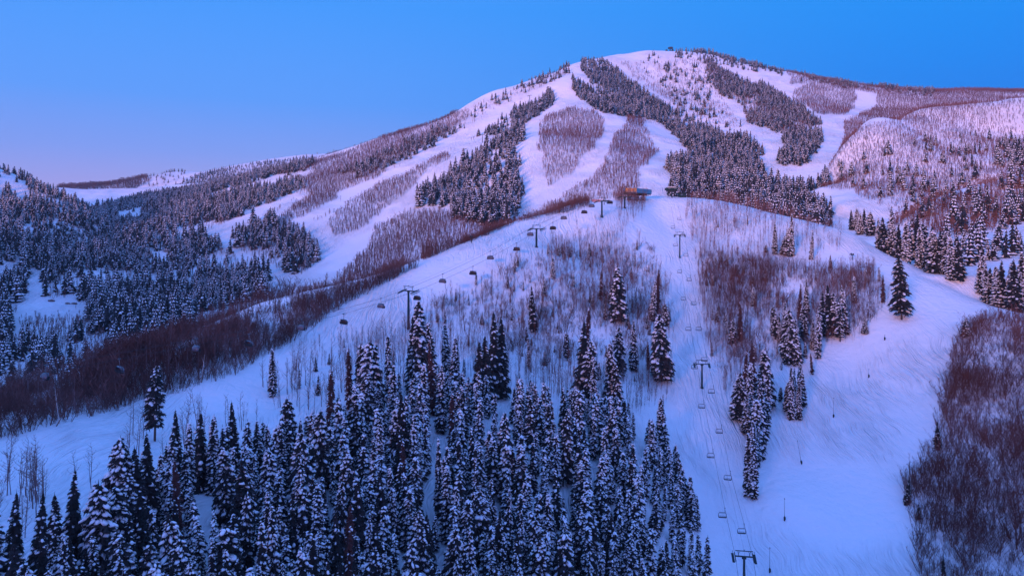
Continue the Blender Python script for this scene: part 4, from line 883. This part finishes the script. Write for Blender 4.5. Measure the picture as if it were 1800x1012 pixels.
# snow lances and fan guns
def lance(u, vt, vb, label, lean=0.0):
    x, y = ray(u, vb, layer=0, lo=95, hi=520); g = gz(x, y); H = (vb-vt)/F*y; o = empty('snow_lance', (x, y, g), 0); tag(o, label, 'snow lance', 'snow lances along the wide piste'); o.rotation_euler = (0, lean, 0)
    t = TB(); t.tube([(0,0,-.4),(0,0,1.3)], [.26,.2], 8); t.box((0,-.15,.75),(.5,.4,.8)); t.obj('base_cover', M_SEAT, o, False)
    t = TB(); t.tube([(0,0,1.2),(0,0,H*.6),(0,0,H)], [.07,.05,.035], 6); t.obj('pole', M_CABLE, o)
    t = TB(); t.box((0,-.1,H+.05),(.16,.4,.18)); t.tube([(0,-.3,H+.05),(0,-.5,H+.1)], .06, 6); t.obj('nozzle_head', M_DARK, o)
for i, (u, vt, vb, le) in enumerate([(1353,965,1008,0),(1379,877,915,0),(1409,774,815,-.18),(1465,700,734,0),(1527,650,664,0),(1555,590,598,0)]):
    lance(u, vt, vb, f"thin dark snowmaking lance on the wide piste, {ORD[i]} counting uphill", le)
def gun(u, vt, vb, label):
    x, y = ray(u, vb, layer=0, lo=95, hi=520); g = gz(x, y); H = max((vb-vt)/F*y, 2.2); o = empty('snow_gun', (x, y, g), 0); tag(o, label, 'snow gun', 'tower snow guns')
    t = TB(); t.tube([(0,0,-.4),(0,0,H-.8)], .22, 8); t.obj('pole', M_DARK, o)
    t = TB(); t.tube([(-.75,0,H-.1),(.1,0,H-.75)], [.55,.38], 10); t.tube([(-.8,0,H-.06),(-.75,0,H-.1)], [.62,.6], 10); t.obj('fan_barrel', M_DARK, o)
    t = TB(); t.box((.6,0,H-.35),(.55,.6,.9), 0, 0); t.tube([(-.1,0,H-.8),(.6,0,H-.6)], .15, 6); t.obj('control_box', M_DARK, o)
for (u, vt, vb, lb) in [(667,486,500,'black fan snow gun on a pole at the brush edge above the left lift'),(829,415,427,'small black snow gun on the piste edge beside the brush band'),(922,377,386,'tiny dark snow gun on the crest near the upper brush'),(1498,446,457,'short black T-shaped snow gun on the bench piste'),(1062,352,360,'tiny dark snow gun beside the third left-lift tower')]: gun(u, vt, vb, lb)
# far lift towers on the mountain
FT = [(848,237,251,'beside the snow run left of the fir cluster'),(816,262,276,'above the fir cluster, second on its line'),(780,303,318,'at the left edge of the fir cluster'),(931,168,182,'in the snow between the ridge trees'),(1188,101,111,'just below the summit station'),(1212,141,152,'on the upper face below the summit'),(1226,165,178,'on the upper face, lowest of its line'),(1246,202,213,'on the lower face above the big fir wood')]
for i, (u, vt, vb, lb) in enumerate(FT):
    x, y = ray(u, vb, lo=500, hi=1650); H = max((vb-vt)/F*y, 9); o = empty('lift_tower', (x, y, gz(x, y)), -.4); tag(o, 'distant small T-shaped lift tower '+lb, 'lift tower', 'distant towers on the mountain')
    t = TB(); t.tube([(0,0,-1),(0,0,H)], [.5,.35], 8); t.obj('mast', M_STEEL, o)
    t = TB(); t.box((0,0,H),(6,.5,.5)); t.box((-2.8,0,H-.3),(.4,3.4,.5)); t.box((2.8,0,H-.3),(.4,3.4,.5)); t.obj('crossarm', M_STEEL, o)
# rocks on the snow bank in the valley
for (u, v, lb) in [(86,529,'dark rock outcrop on the snow bank, left of two'),(125,534,'dark rock outcrop on the snow bank, right of two')]:
    x, y = ray(u, v, lo=380, hi=800); g = gz(x, y); rg = random.Random(u); t = TB()
    for k in range(5):
        c = Vector((rg.uniform(-4, 4), rg.uniform(-1, 1), rg.uniform(-.3, .6))); t.grid([tuple(c+Vector((iv.x*2.2, iv.y*1.3, iv.z*.9))*rg.uniform(.8, 1.2)) for iv in ICO_V], ICO_F)
    r_ = t.obj('rock_outcrop', M_ROCK); r_.location = (x, y, g); tag(r_, lb, 'rock')
bpy.context.view_layer.update()
dup_ = {}
for o in scene.objects:
    if o.parent is None and 'label' in o.keys() and o.type == 'EMPTY': dup_.setdefault(o['label'], []).append(o)
for lb, os_ in dup_.items():
    if len(os_) > 1:
        for i, o in enumerate(sorted(os_, key=lambda q: q.location.x/q.location.y)): o['label'] = f"{lb}, {ORD[i]} from left"
print('tris in conifer woods', len(bpy.data.objects['conifer_woods'].data.polygons), len(bpy.data.objects['leafless_woods'].data.polygons), len(bpy.data.objects['brush_thicket'].data.polygons))

# ---------------------------------------------------------------- thin blue air
t = TB(); t.box((0, 1150, 150), (4200, 2700, 560)); m = bpy.data.materials.new('haze'); m.use_nodes = True; n_ = m.node_tree
n_.nodes.remove(n_.nodes['Principled BSDF']); pv = n_.nodes.new('ShaderNodeVolumePrincipled'); pv.inputs['Color'].default_value = (.85,.88,1,1); pv.inputs['Density'].default_value = .0001; pv.inputs['Anisotropy'].default_value = 0.55
n_.links.new(pv.outputs[0], n_.nodes['Material Output'].inputs['Volume'])
o = t.obj('haze', m); tag(o, kind='stuff')
scene.cycles.volume_bounces = 0; scene.cycles.volume_max_steps = 64
